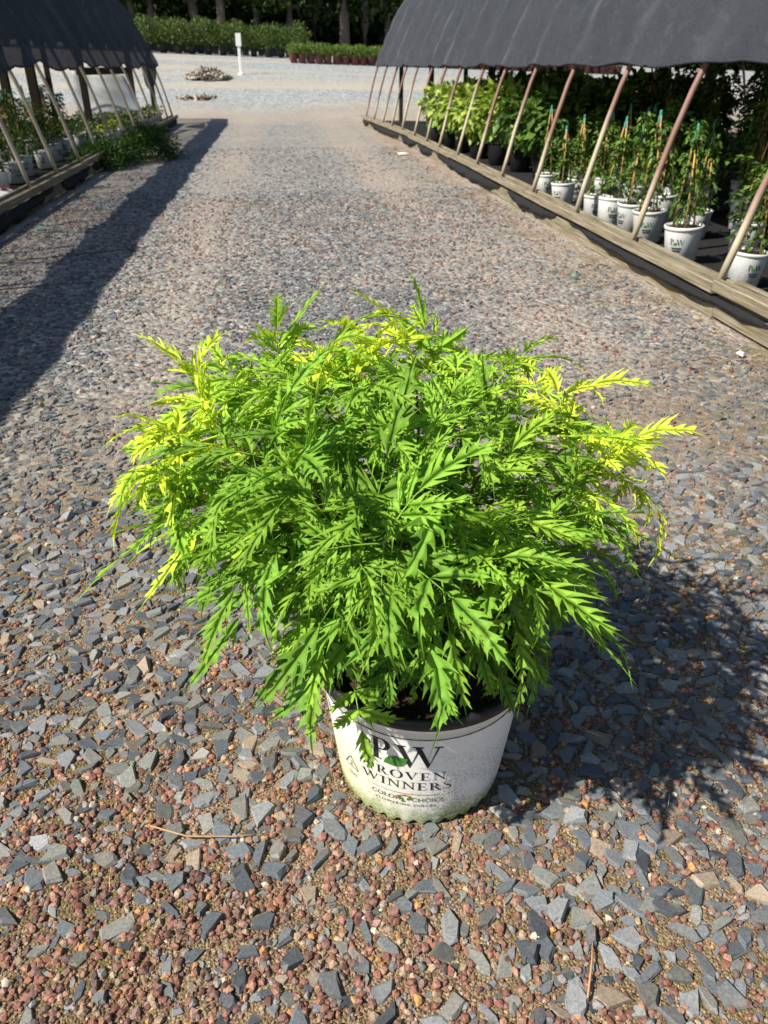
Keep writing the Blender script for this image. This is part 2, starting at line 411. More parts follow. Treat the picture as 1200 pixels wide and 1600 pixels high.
def vnoise(x, y, s, seed):
    """cheap smooth value noise in 0..1 (numpy)"""
    r = np.random.default_rng(seed); G = r.uniform(0, 1, (64, 64)); u, v = x * s, y * s
    i, j = np.floor(u).astype(int), np.floor(v).astype(int); fu, fv = u - i, v - j
    fu, fv = fu * fu * (3 - 2 * fu), fv * fv * (3 - 2 * fv); g = lambda a, b: G[a % 64, b % 64]
    return (g(i, j) * (1 - fu) + g(i + 1, j) * fu) * (1 - fv) + (g(i, j + 1) * (1 - fu) + g(i + 1, j + 1) * fu) * fv
def slate_cols(n):
    base = np.array([(.135, .15, .165), (.17, .18, .19), (.22, .225, .23), (.10, .112, .128), (.25, .24, .215), (.20, .205, .185)])
    c = base[rng.integers(0, 6, n)] * rng.uniform(.42, .98, (n, 1)) * np.array((.97, 1.0, 1.03))
    k = rng.uniform(0, 1, n) < .06; c[k] = np.array((.24, .195, .15)) * rng.uniform(.7, 1.2, (k.sum(), 1)); return c
def pebble_cols(n):
    base = np.array([(.165, .072, .054), (.22, .10, .072), (.13, .066, .056), (.26, .14, .098), (.36, .18, .07), (.29, .215, .145), (.10, .068, .06), (.21, .135, .115), (.17, .165, .16), (.40, .34, .27)])
    return base[rng.choice(10, n, p=[.17, .16, .15, .11, .05, .08, .10, .08, .08, .02])] * rng.uniform(.75, 1.25, (n, 1))
gV, gT, gC = [], [], []; off = 0
def add_stones(temps, P, S, Rm, C):
    global off
    which = rng.integers(0, len(temps), len(P))
    for q, (tv, tt) in enumerate(temps):
        k = which == q
        if not k.any(): continue
        V, T = scatter(tv, tt, Rm[k], S[k], P[k]); gV.append(V); gT.append(T + off); gC.append(np.repeat(C[k], len(tv), 0)); off += len(V)
def field(x0, x1, y0, y1, dens): 
    n = int((x1 - x0) * (y1 - y0) * dens); return rng.uniform(x0, x1, n), rng.uniform(y0, y1, n)
POT = (.212, 1.090)
def stonemask(x, y):
    """how far slate (1) or red pebbles on bare soil (0) cover the ground at a place"""
    a = vnoise(x + 30, y + 30, 1.6, 3); m = .27 + .61 * np.clip((y - .85) / .75, 0, 1) + .62 * np.clip((x - .18) / .35, 0, 1) * np.clip((1.9 - y) / .6, 0, 1) + (a - .5) * .55
    red = np.clip(1 - np.abs(x - (1.15 + .14 * y)) / .45, 0, 1) * np.clip((y - 1.9) / 1, 0, 1) * .40
    trk = (np.exp(-((x + .65) / .30) ** 2) + np.exp(-((x - 1.35) / .38) ** 2)) * np.clip((y - 2.2) / 1.5, 0, 1) * (.35 + .5 * vnoise(x + 5, y + 5, .9, 12))
    return np.clip(m - red - trk, .12, 1)
SLG = {}
def near_slate(px, py, r0, f):
    a, b = int(px // .07), int(py // .07)
    for i in (a - 1, a, a + 1):
        for j in (b - 1, b, b + 1):
            for (qx, qy, qs) in SLG.get((i, j), ()):
                if (px - qx) ** 2 + (py - qy) ** 2 < (r0 + f * qs) ** 2: return True
    return False
# slate
for (x0, x1, y0, y1, dens, smin, smax) in [(-1.5, 1.8, .25, 2.3, 5200, .0085, .031), (-2.25, 2.3, 2.3, 5, 1650, .012, .027), (-2.25, 2.3, 5, 9.5, 700, .013, .029), (-2.2, 2.2, 9.5, 15, 200, .015, .03)]:
    x, y = field(x0, x1, y0, y1, dens); keep = rng.uniform(0, 1, len(x)) < stonemask(x, y); x, y = x[keep], y[keep]
    keep = np.hypot(x - POT[0], y - POT[1]) > .175; x, y = x[keep], y[keep]; n = len(x)
    s = smin + (smax - smin) * rng.uniform(0, 1, n) ** (2.1 if y0 < 1 else 1.7)
    if y0 < 1:
        o_ = np.argsort(-s); keep = []
        for q in o_:
            if not near_slate(x[q], y[q], s[q] * .50, .50): SLG.setdefault((int(x[q] // .07), int(y[q] // .07)), []).append((x[q], y[q], s[q])); keep.append(q)
        keep = np.array(keep); x, y, s = x[keep], y[keep], s[keep]; n = len(x)
    P = np.stack([x, y, near_bump(x, y) + s * rng.uniform(-.06, .12, n)], 1)
    if y0 < 1:   # the largest near ones become stones of their own
        order = np.argsort(-(s / np.hypot(np.hypot(x, y), H)) * ((np.abs(x - .13 * y) < .62 * np.hypot(y, .6)) & (y > .5)) ); big = order[:300]; rest = order[300:]
        BIG = (P[big], s[big] * 1.05); P, s, n = P[rest], s[rest], len(rest)
    add_stones(SL if y0 < 1 else SLF, P, np.stack([s, s, s * rng.uniform(.7, 1.1, n)], 1), rand_rot(n, .24), slate_cols(n))
# red and tan pebbles, then grit
GR = [(np.array([(1, 0, 0), (-.9, .1, 0), (0, .9, .1), (.1, -1, 0), (0, .1, .8)]), np.array([(0, 2, 4), (2, 1, 4), (1, 3, 4), (3, 0, 4)])), (np.array([(1, .2, 0), (-.7, .5, 0), (-.2, .9, .1), (.1, -.8, 0), (.2, .1, .6)]), np.array([(0, 2, 4), (2, 1, 4), (1, 3, 4), (3, 0, 4)]))]
for (temps, x0, x1, y0, y1, dens, smin, smax) in [(PB, -1.0, 1.25, .4, 1.5, 13000, .0035, .0105), (PB, -1.4, 1.7, 1.5, 2.3, 4500, .004, .0105), (GR, -.9, 1.1, .4, 1.6, 11000, .0014, .0040), (PB, -2.2, 2.2, 2.3, 5, 330, .006, .013), (PB, -2.2, 2.2, 5, 9, 260, .008, .016)]:
    x, y = field(x0, x1, y0, y1, dens); keep = rng.uniform(0, 1, len(x)) < np.clip(1.1 - .6 * stonemask(x, y) + .9 * (vnoise(x + 9, y + 9, 5, 8) - .5), .12, 1); x, y = x[keep], y[keep]
    keep = np.hypot(x - POT[0], y - POT[1]) > .160; x, y = x[keep], y[keep]; n = len(x)
    if y1 <= 2.3:
        keep = np.array([not near_slate(a_, b_, .0, .60) for a_, b_ in zip(x, y)]); x, y = x[keep], y[keep]; n = len(x)
    s = smin + (smax - smin) * rng.uniform(0, 1, n) ** 1.9
    P = np.stack([x, y, near_bump(x, y) + s * rng.uniform(.0, .5, n)], 1)
    cc = pebble_cols(n)
    if temps is GR: cc = cc * .6 + np.array((.30, .22, .13)) * rng.uniform(.2, .8, (n, 1))
    add_stones(temps, P, np.stack([s, s, s], 1), rand_rot(n, .5), cc)
print('gravel tris', sum(len(t) for t in gT))
gravel = ob('gravel', np_mesh('gravel', np.vstack(gV), np.vstack(gT), 'gravel', np.vstack(gC)), ground); tag(gravel, kind='stuff')
slate_me = [np_mesh('stone', v, t, 'stone') for v, t in SL]
bc = slate_cols(300); br = rand_rot(300, .2)
for i in range(300):
    o = bpy.data.objects.new('stone', slate_me[i % 16]); s = BIG[1][i]
    o.matrix_basis = Matrix.LocRotScale(Vector(BIG[0][i]), Matrix(br[i].tolist()).to_quaternion(), Vector((s, s, s * .95)))
    o.color = (*bc[i], 1); link(o, ground)

# ------------------------------------------------------------------ hero shrub in its pot
hero = tag(empty('potted_shrub', (POT[0], POT[1], 0)), 'large lime green lacy leaved shrub in printed white pot on the gravel, front centre', 'shrub')
RT, RB, PH = .200, .159, .310
def rad_at(z): return RB + (RT - .006 - RB) * min(1, max(0, z / PH))
def scal(i, a, r, z):
    if i == 0: return r, .004 + .010 * (0.5 + .5 * math.sin(a * 34)) ** 1.5
    return r, z
mb = MB(); prof = [(RB - .002, .004), (rad_at(.02), .022), (rad_at(.05), .05)] + [(rad_at(z), z) for z in np.linspace(.08, .270, 8)] + [(RT - .004, .274), (RT - .003, .288)]
mb.lathe(prof, 204, scal); pot = mb.build('pot', 'pot_white', hero)
MB().lathe([(RT - .002, .2885), (RT + .004, .291), (RT + .005, .304), (RT + .001, .311), (RT - .006, .311), (RT - .009, .306), (RT - .013, .26), (RT - .02, .2)], 96).build('rim', 'black_plastic', pot)
mb = MB(); mb.disc(RT - .010, .255, 48, .012)
MB_s = mb.build('soil', 'soil', hero)

# print on the pot --------------------------------------------------
def quad(a, b, c, d): return [a, b, c, d]
def arc(cx, cy, rx, ry, a0, a1, n=14): return [(cx + rx * math.cos(R_(a0 + (a1 - a0) * i / n)), cy + ry * math.sin(R_(a0 + (a1 - a0) * i / n))) for i in range(n + 1)]
def rectp(x0, y0, x1, y1): return [(x0, y0), (x1, y0), (x1, y1), (x0, y1)]
def ringq(o, i): return [[o[k], o[k + 1], i[k + 1], i[k]] for k in range(len(o) - 1)]
def serif(x, y, hw): return rectp(x - hw, y, x + hw, y + .045)
def glyph(ch):
    """serif capital, height 1: list of polygons and its advance width"""
    if ch == 'P' or ch == 'R':
        g = [rectp(.12, .045, .27, .955), serif(.19, 0, .19), rectp(.0, .955, .30, 1.0)]
        g += ringq([(.27, 1.0)] + arc(.36, .735, .30, .265, 90, -90) + [(.27, .47)], [(.27, .955)] + arc(.36, .735, .14, .220, 90, -90) + [(.27, .515)])
        if ch == 'R': g += [[(.36, .50), (.50, .50), (.80, .045), (.64, .045)], rectp(.62, 0, .92, .045)]
        return g, (.70 if ch == 'P' else .92)
    if ch in 'OC':
        a0, a1 = (0, 360) if ch == 'O' else (40, 320)
        return ringq(arc(.46, .5, .46, .52, a0, a1, 30), arc(.46, .5, .30, .47, a0, a1, 30)), .94
    if ch == 'V': return [[(.06, .955), (.24, .955), (.52, .18), (.44, -.02)], [(.44, -.02), (.52, .18), (.80, .955), (.735, .955)], serif(.15, .955, .17), serif(.77, .955, .14)], .92
    if ch == 'W':
        g, _ = glyph('V'); h = [[(x + .56, y) for x, y in p] for p in g]; return g[:3] + h, 1.48
    if ch == 'E': return [rectp(.12, .045, .27, .955), rectp(.0, 0, .68, .045), rectp(.0, .955, .64, 1), rectp(.27, .48, .5, .525), rectp(.50, .38, .54, .63), [(.64, .045), (.68, .045), (.72, .27), (.69, .27)], [(.60, .76), (.64, .76), (.64, .955), (.58, .955)]], .76
    if ch == 'N': return [rectp(.14, .045, .20, .90), serif(.17, 0, .16), [(.05, 1), (.24, 1), (.84, .14), (.84, -.02)], rectp(.78, .10, .84, .955), serif(.81, .955, .15), rectp(-.02, .955, .05, 1)], .98
    if ch == 'I': return [rectp(.13, .045, .28, .955), serif(.205, 0, .19), serif(.205, .955, .19)], .42
    if ch == 'S':
        o = arc(.33, .75, .28, .27, 35, 230, 14) + [(.40, .46)]; i = arc(.33, .77, .19, .20, 35, 215, 14) + [(.42, .62)]
        o2 = arc(.32, .25, .30, .27, 215, 415, 14); i2 = arc(.32, .24, .17, .21, 215, 410, 14)
        return ringq(o, i) + ringq(o2, i2) + [[(.14, .60), (.20, .68), (.56, .44), (.48, .36)], rectp(.03, .02, .065, .32), rectp(.55, .70, .585, .98)], .66
def word(txt, h, gap=.10, wide=1.0):
    x = 0; P = []
    for ch in txt:
        if ch == ' ': x += .4; continue
        g, adv = glyph(ch); P += [[((px + x) * h * wide, py * h) for px, py in p] for p in g]; x += adv + gap
    W = (x - gap) * h * wide; return [[(px - W / 2, py) for px, py in p] for p in P], W
def polys_bm(P, shift=(0, 0)):
    bm = bmesh.new()
    for p in P:
        vs = [bm.verts.new((x + shift[0], y + shift[1], 0)) for x, y in p]
        if len(set((round(v.co.x, 6), round(v.co.y, 6)) for v in vs)) >= 3: bm.faces.new(vs)
    return bm
def text_bm(txt, size, spacing=1.0):
    cu = bpy.data.curves.new('print', 'FONT'); cu.body = txt; cu.size = size; cu.align_x = 'CENTER'; cu.space_character = spacing; cu.resolution_u = 3
    o = bpy.data.objects.new('print', cu); COL.objects.link(o); dg = bpy.context.evaluated_depsgraph_get()
    me = bpy.data.meshes.new_from_object(o.evaluated_get(dg)); bm = bmesh.new(); bm.from_mesh(me)
    bpy.data.objects.remove(o); bpy.data.curves.remove(cu); bpy.data.meshes.remove(me); return bm
def wrap_bm(name, bm, a0, z0, rfun, mat, parent, eps=.0008, rotz=0, step=.010):
    """lay flat print (x right, y up, metres) on the pot's outside, centred on angle a0 and height z0"""
    if rotz: bmesh.ops.rotate(bm, verts=bm.verts, cent=(0, 0, 0), matrix=Matrix.Rotation(rotz, 3, 'Z'))
    xs = [v.co.x for v in bm.verts]; k = math.floor(min(xs) / step) * step
    while k < max(xs):
        bmesh.ops.bisect_plane(bm, geom=bm.verts[:] + bm.edges[:] + bm.faces[:], plane_co=(k, 0, 0), plane_no=(1, 0, 0)); k += step
    for v in bm.verts:
        z = z0 + v.co.y; r = rfun(z) + eps; a = a0 + v.co.x / r; v.co = (r * math.cos(a), r * math.sin(a), z)
    bmesh.ops.recalc_face_normals(bm, faces=bm.faces)
    me = bpy.data.meshes.new(name); bm.to_mesh(me); bm.free(); me.materials.append(MATS[mat]); return ob(name, me, parent)
A0 = math.atan2(-POT[1], -POT[0]) - R_(8)
def leafpoly(x, y, L, W, ang, n=10):
    p = [(t * L, W * math.sin(math.pi * t ** .85)) for t in np.linspace(0, 1, n)] + [(t * L, -W * math.sin(math.pi * t ** 1.1)) for t in np.linspace(1, 0, n)[1:-1]]
    c, s = math.cos(ang), math.sin(ang); return [(x + px * c - py * s, y + px * s + py * c) for px, py in p]
Ppw, Wp = word('P', .058, wide=1.0); Pw, Ww = word('W', .058, wide=.98)
wrap_bm('logo_letter', polys_bm([[(x - .043, y) for x, y in p] for p in Ppw]), A0, .183, rad_at, 'ink_black', pot)
wrap_bm('logo_letter', polys_bm([[(x + .026, y - .005) for x, y in p] for p in Pw]), A0, .183, rad_at, 'ink_black', pot)
wrap_bm('logo_leaf', polys_bm([leafpoly(-.038, .003, .050, .014, R_(26))]), A0, .176, rad_at, 'ink_green', pot, .0016)
wrap_bm('logo_leaf', polys_bm([leafpoly(-.034, .0045, .040, .0006, R_(26))]), A0, .176, rad_at, 'ink_olive', pot, .0021)
pv, _ = word('PROVEN', .0215, .13, 1.18); wn, _ = word('WINNERS', .0215, .11, 1.16)
wrap_bm('lettering', polys_bm(pv), A0, .143, rad_at, 'ink_black', pot)
wrap_bm('lettering', polys_bm(wn), A0, .114, rad_at, 'ink_black', pot)
wrap_bm('print_rule', polys_bm([rectp(-.064, 0, .064, .0011)]), A0, .099, rad_at, 'ink_black', pot)
bm = text_bm('COLOR', .0165, 1.0); bmesh.ops.translate(bm, verts=bm.verts, vec=(-.037, 0, 0)); wrap_bm('lettering', bm, A0, .078, rad_at, 'ink_brown', pot)
bm = text_bm('CHOICE', .0165, 1.0); bmesh.ops.translate(bm, verts=bm.verts, vec=(.042, 0, 0)); wrap_bm('lettering', bm, A0, .078, rad_at, 'ink_olive', pot)
wrap_bm('flower_emblem', polys_bm([leafpoly(-.002, .004, .013, .0035, R_(140)), leafpoly(.004, .004, .013, .0035, R_(55)), leafpoly(.001, .002, .009, .003, R_(200))]), A0, .076, rad_at, 'ink_green', pot, .001)
for k, (ex, ey, mt) in enumerate([(-.011, .017, 'ink_red'), (-.006, .020, 'ink_orange'), (0, .021, 'ink_red'), (.006, .020, 'ink_orange'), (.010, .017, 'ink_red')]):
    wrap_bm('flower_emblem', polys_bm([arc(ex, ey, .0026, .0026, 0, 330, 9)]), A0, .074, rad_at, mt, pot, .0014)
wrap_bm('lettering', text_bm('FLOWERING SHRUBS', .0098, 1.28), A0, .063, rad_at, 'ink_black', pot)
tri = []
for k in range(3):
    a = R_(90 + 120 * k); b = R_(90 + 120 * (k + 1)); p, q = Vector((math.cos(a), math.sin(a))) * .021, Vector((math.cos(b), math.sin(b))) * .021
    d = (q - p).normalized(); nn = Vector((-d.y, d.x)) * .0009; p2, q2 = p + d * .006, q - d * .004
    tri.append([tuple(p2 + nn), tuple(p2 - nn), tuple(q2 - nn), tuple(q2 + nn)])
    tri.append([tuple(q2 + d * .004), tuple(q2 + nn * 4), tuple(q2 - nn * 4)])
wrap_bm('recycling_mark', polys_bm(tri), A0 - R_(38), .118, rad_at, 'ink_black', pot)
bm = text_bm('2', .017); bmesh.ops.translate(bm, verts=bm.verts, vec=(0, -.006, 0)); wrap_bm('recycling_mark', bm, A0 - R_(38), .118, rad_at, 'ink_black', pot)
wrap_bm('recycling_mark', text_bm('HDPE', .0095), A0 - R_(38), .083, rad_at, 'ink_black', pot)

# leaves -------------------------------------------------------------
def leaflet(r, L, W, core, nl, bend, fold, fine=1.0):
    V, T, E = [], [], []
    def put(x, y, v): V.append((x, y, 0.0)); E.append(v); return len(V) - 1
    ts = np.linspace(0.06, .80, nl + 1); m = [put(0, t * L, 1.0) for t in ts]; base = put(0, 0, 1.0); tip = put(0, L, .8)
    env = lambda t: (min(1, (t / .22)) ** .7) * (max(0, (.92 - t)) / .70) ** .8 if t > .22 else (t / .22) ** .6
    cw = lambda t: core * (.55 + .45 * math.sin(math.pi * min(1, t * 1.15 + .1))) * (1 if t < .6 else max(.35, 1 - (t - .6) * 1.4))
    for sd_ in (-1, 1):
        nt = [put(sd_ * cw(t) * r.uniform(.8, 1.15), t * L, 0.0) for t in ts]
        T.append((base, nt[0], m[0])); T.append((m[nl], nt[nl], tip))
        for i in range(nl):
            ym = (ts[i] * .55 + ts[i + 1] * .45); l = W * env(ym + .03) * (r.uniform(.6, 1.2) if r.uniform() > .12 else .25); an = R_(r.uniform(26, 44)) * (1 - .30 * ym)
            dx, dy = math.sin(an) * sd_, math.cos(an); x0, y0 = sd_ * cw(ym), ym * L
            c = put(x0 + dx * l * .30, y0 + dy * l * .30, .92); tp = put(x0 + dx * l, y0 + dy * l, .55)
            wq = (ts[1] - ts[0]) * L * .30 * fine
            tl = put(x0 + dx * l * .52 + dy * sd_ * wq * .8, y0 + dy * l * .50 - abs(dx) * wq * .8, 0.0)
            tl2 = put(x0 + dx * l * .60 + dy * sd_ * wq * .38, y0 + dy * l * .60 - abs(dx) * wq * .38, 0.0)
            tu = put(x0 + dx * l * .50 - dy * sd_ * wq * .55, y0 + dy * l * .50 + abs(dx) * wq * .55, 0.0)
            T += [(m[i], nt[i], c), (m[i], c, m[i + 1]), (m[i + 1], c, nt[i + 1]), (nt[i], tl, c), (tl, tl2, c), (tl2, tp, c), (tp, tu, c), (tu, nt[i + 1], c)]
    V = np.array(V); x, y = V[:, 0].copy(), V[:, 1].copy(); b = bend if abs(bend) > .02 else .02
    side = r.uniform(-.32, .32) * L
    x = x + side * (y / L) ** 2
    zz = np.abs(x - side * (y / L) ** 2) * fold - (np.abs(x) / (W + core)) ** 2 * W * .30 + r.normal(0, .0010, len(x))
    th = b * y / L; V[:, 0] = x; V[:, 1] = L / b * np.sin(th) + zz * np.sin(th); V[:, 2] = -L / b * (1 - np.cos(th)) + zz * np.cos(th)
    return V, np.array(T), np.array(E)
def rot(ax, a):
    return np.array(Matrix.Rotation(a, 3, ax))
def compound(seed, RL, LL, W, core, pairs, bendR, bendL, spread, fold, nl=6, fine=1.0):
    r = np.random.default_rng(seed); Vs, Ts, Es = [], [], []; off = 0
    def pos(s):
        th = bendR * s; return np.array([0, RL / bendR * math.sin(th), -RL / bendR * (1 - math.cos(th))]), -th
    def add(V, T, E):
        nonlocal off
        Vs.append(V); Ts.append(T + off); Es.append(E); off += len(V)
    # rachis, a thin three-sided tube
    V, T = [], []
    for i in range(7):
        p, a = pos(i / 6); w_ = .0019 * (1 - .6 * i / 6)
        for k in range(3): V.append(p + np.array([w_ * math.cos(2.1 * k + .5), 0, w_ * math.sin(2.1 * k + .5)]))
    for i in range(6):
        for k in range(3):
            a_, b_ = i * 3 + k, i * 3 + (k + 1) % 3; T += [(a_, b_, b_ + 3), (a_, b_ + 3, a_ + 3)]
    add(np.array(V), np.array(T), np.ones(len(V)))
    for q in range(pairs + 1):
        s = 1 if q == pairs else .36 + .56 * q / max(1, pairs - .15)
        p, a = pos(s)
        for sd_ in ((0,) if q == pairs else (-1, 1)):
            k = (1.25 if q == pairs else (.80 + .22 * q / pairs)) * r.uniform(.85, 1.12)
            V, T, E = leaflet(r, LL * k, W * k, core, nl + (1 if q == pairs else 0), bendL * r.uniform(.1, 2.0), fold, fine)
            M = rot('X', a) @ rot('Z', -sd_ * spread * r.uniform(.8, 1.15) * (1.1 - .25 * q / max(1, pairs))) @ rot('Y', r.uniform(-.65, .65)) @ rot('X', r.uniform(-.32, .22))
            add(V @ M.T + p + np.array([0, 0, .001]), T, E)
    return np.vstack(Vs), np.vstack(Ts), np.concatenate(Es)
def leafset(n, seed0, **kw):
    out = []
    for i in range(n):
        r = np.random.default_rng(seed0 + i); k = dict(kw)
        k['bendR'] = kw['bendR'] * r.uniform(.6, 1.4); k['bendL'] = kw['bendL'] * r.uniform(.6, 1.5)
        V, T, E = compound(seed0 + i, **k); out.append(np_mesh('leaf', V, T, 'hero_leaf', vein=E, smooth=True))
    return out
OLD = leafset(14, 100, RL=.112, LL=.104, W=.034, core=.0062, pairs=2, bendR=.5, bendL=.65, spread=R_(58), fold=.22, nl=4, fine=.90)
MIDL = leafset(16, 200, RL=.145, LL=.130, W=.037, core=.0046, pairs=2, bendR=.36, bendL=.42, spread=R_(62), fold=.25, nl=4, fine=.56)
YNG = leafset(14, 300, RL=.092, LL=.098, W=.034, core=.0026, pairs=3, bendR=.45, bendL=.6, spread=R_(52), fold=.35, nl=5, fine=.62)
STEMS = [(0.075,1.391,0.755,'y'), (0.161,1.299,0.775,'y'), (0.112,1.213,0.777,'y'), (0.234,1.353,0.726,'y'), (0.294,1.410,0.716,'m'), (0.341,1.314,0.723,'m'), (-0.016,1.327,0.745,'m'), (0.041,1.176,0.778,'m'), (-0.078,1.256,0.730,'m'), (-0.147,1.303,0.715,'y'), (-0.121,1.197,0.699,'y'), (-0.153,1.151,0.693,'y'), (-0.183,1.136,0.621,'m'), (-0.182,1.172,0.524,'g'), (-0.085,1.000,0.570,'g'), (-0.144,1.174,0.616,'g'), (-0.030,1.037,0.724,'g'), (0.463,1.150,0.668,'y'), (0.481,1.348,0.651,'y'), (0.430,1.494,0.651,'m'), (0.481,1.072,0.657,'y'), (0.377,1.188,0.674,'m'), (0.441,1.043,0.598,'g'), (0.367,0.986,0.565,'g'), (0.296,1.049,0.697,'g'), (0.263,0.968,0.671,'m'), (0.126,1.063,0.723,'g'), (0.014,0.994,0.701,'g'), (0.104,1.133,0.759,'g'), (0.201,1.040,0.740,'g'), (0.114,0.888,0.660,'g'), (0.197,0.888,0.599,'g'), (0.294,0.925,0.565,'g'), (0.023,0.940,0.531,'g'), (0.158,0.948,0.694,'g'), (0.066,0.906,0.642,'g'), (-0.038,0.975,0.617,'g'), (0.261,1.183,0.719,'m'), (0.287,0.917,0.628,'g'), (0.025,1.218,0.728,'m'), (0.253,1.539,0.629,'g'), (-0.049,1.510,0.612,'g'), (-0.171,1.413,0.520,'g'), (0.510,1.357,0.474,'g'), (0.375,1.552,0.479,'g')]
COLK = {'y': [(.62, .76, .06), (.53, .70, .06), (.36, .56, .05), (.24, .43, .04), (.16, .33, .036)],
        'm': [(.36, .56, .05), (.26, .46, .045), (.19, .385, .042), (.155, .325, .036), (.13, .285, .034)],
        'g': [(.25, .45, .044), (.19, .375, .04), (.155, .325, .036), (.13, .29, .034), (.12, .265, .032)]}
HANG = [(0.066, 0.900, 0.422, 0.003, -0.121, -0.037, 0.80, (0.26, 0.47, 0.05)), (0.203, 0.896, 0.475, -0.013, -0.114, -0.039, 0.55, (0.2, 0.4, 0.04)), (0.351, 0.953, 0.465, 0.008, -0.105, -0.058, 0.58, (0.19, 0.38, 0.04)), (0.160, 0.931, 0.425, -0.003, -0.083, -0.023, 0.45, (0.16, 0.33, 0.04)), (0.292, 0.940, 0.429, -0.009, -0.083, -0.025, 0.45, (0.16, 0.33, 0.04)), (0.019, 0.938, 0.447, -0.025, -0.075, -0.034, 0.55, (0.18, 0.36, 0.04)), (0.116, 0.909, 0.498, -0.002, -0.085, -0.026, 0.60, (0.18, 0.37, 0.04)), (0.252, 0.901, 0.514, 0.000, -0.085, -0.026, 0.60, (0.18, 0.37, 0.04))]
lr = np.random.default_rng(21); nleaf = 0; LEAVES = []
for si, (tx, ty, tz, kind) in enumerate(STEMS):
    tip = Vector((tx - POT[0], ty - POT[1], tz)); hd = Vector((tip.x, tip.y, 0))
    b0 = Vector((hd.x, hd.y, 0)) * .16 + Vector((lr.uniform(-.03, .03), lr.uniform(-.03, .03), .255))
    b0.x = max(-.12, min(.12, b0.x)); b0.y = max(-.12, min(.12, b0.y))
    c = b0.lerp(tip, .5); c = Vector((c.x * .72, c.y * .72, c.z + .07 + .05 * hd.length))
    bez = lambda t: b0 * (1 - t) ** 2 + c * 2 * t * (1 - t) + tip * t * t
    pts = [bez(i / 10) for i in range(11)]; ln = sum((pts[i + 1] - pts[i]).length for i in range(10))
    MB().tube(pts, .0062, 6, [1.15 - .085 * i for i in range(11)]).build('stem', 'stem_bark', hero)
    step = .070; k = 0; d = 0.0; az = lr.uniform(0, 6.28)
    nn = int(min(5, max(3, (ln * .74) // step))) + 1
    for k in range(nn):
        t = 1 - k * step / ln
        if t < .18: break
        p = bez(t); tg = (bez(min(1, t + .03)) - bez(t - .03)).normalized(); az += math.pi / 2 + lr.uniform(-.3, .3)
        e1 = tg.cross(Vector((0, 0, 1)) if abs(tg.z) < .95 else Vector((1, 0, 0))).normalized(); e2 = tg.cross(e1)
        for h in range(3 if (k == 0) else 2):
            aa = az + h * (math.pi if k else 2.1) + lr.uniform(-.25, .25); beta = R_(48 if k == 0 else 56 if k == 1 else 66) + lr.uniform(-.15, .15)
            rd = (e1 * math.cos(aa) + e2 * math.sin(aa)); dd = tg * math.cos(beta) + rd * math.sin(beta)
            ow = Vector((p.x, p.y, 0)); ow = ow.normalized() if ow.length > .01 else ow
            if k and rd.dot(ow) < -.45 and lr.uniform() < .7: continue
            if k > 1 and lr.uniform() < .16: continue
            dd = (dd + ow * (.28 if k else .12) + Vector((0, 0, .04 if k < 2 else -.02))).normalized()
            tp_ = p + dd * .20; tp_.z -= .07
            if tp_.z < (.365 + .58 * max(0, abs(tp_.x) - .2)) and tp_.y < .16 and math.hypot(tp_.x, tp_.y) > .10: continue
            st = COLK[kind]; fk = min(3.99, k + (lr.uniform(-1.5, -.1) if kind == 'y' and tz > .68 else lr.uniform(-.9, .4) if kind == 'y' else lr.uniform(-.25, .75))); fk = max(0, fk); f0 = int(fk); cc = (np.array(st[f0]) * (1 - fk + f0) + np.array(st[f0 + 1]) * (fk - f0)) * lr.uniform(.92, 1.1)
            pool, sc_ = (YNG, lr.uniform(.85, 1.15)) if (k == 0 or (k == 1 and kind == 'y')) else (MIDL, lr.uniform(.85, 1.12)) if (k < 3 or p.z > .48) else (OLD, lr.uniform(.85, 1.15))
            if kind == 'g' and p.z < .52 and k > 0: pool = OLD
            y_ = dd; z_ = Vector((lr.normal(0, .22), lr.normal(0, .22), 1)) + ow * .25; z_ = (z_ - y_ * z_.dot(y_)).normalized(); x_ = y_.cross(z_)
            M = Matrix(((x_.x, y_.x, z_.x), (x_.y, y_.y, z_.y), (x_.z, y_.z, z_.z)))
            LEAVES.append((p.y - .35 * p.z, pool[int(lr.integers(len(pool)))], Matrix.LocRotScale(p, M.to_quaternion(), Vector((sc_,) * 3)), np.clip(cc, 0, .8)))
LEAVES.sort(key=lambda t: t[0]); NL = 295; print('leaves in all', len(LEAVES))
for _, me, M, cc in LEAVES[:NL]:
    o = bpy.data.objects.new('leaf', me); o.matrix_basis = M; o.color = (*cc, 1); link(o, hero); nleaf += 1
bV, bT, bC, bE = [], [], [], []; bo = 0          # the least visible leaves at the back, as one mass
for _, me, M, cc in LEAVES[NL:]:
    n = len(me.vertices); v = np.empty(n * 3, np.float32); me.vertices.foreach_get('co', v); v = v.reshape(-1, 3); t = np.empty(len(me.polygons) * 3, np.int32); me.loops.foreach_get('vertex_index', t)
    e = np.empty(n, np.float32); me.attributes['vein'].data.foreach_get('value', e); A = np.array(M); bV.append(v @ A[:3, :3].T + A[:3, 3]); bT.append(t.reshape(-1, 3) + bo); bC.append(np.repeat(cc[None], n, 0)); bE.append(e); bo += n
if bV: tag(ob('rear_foliage', np_mesh('rear_foliage', np.vstack(bV), np.vstack(bT), 'hero_leaf_mass', np.vstack(bC), True, np.concatenate(bE)), hero), kind='stuff')
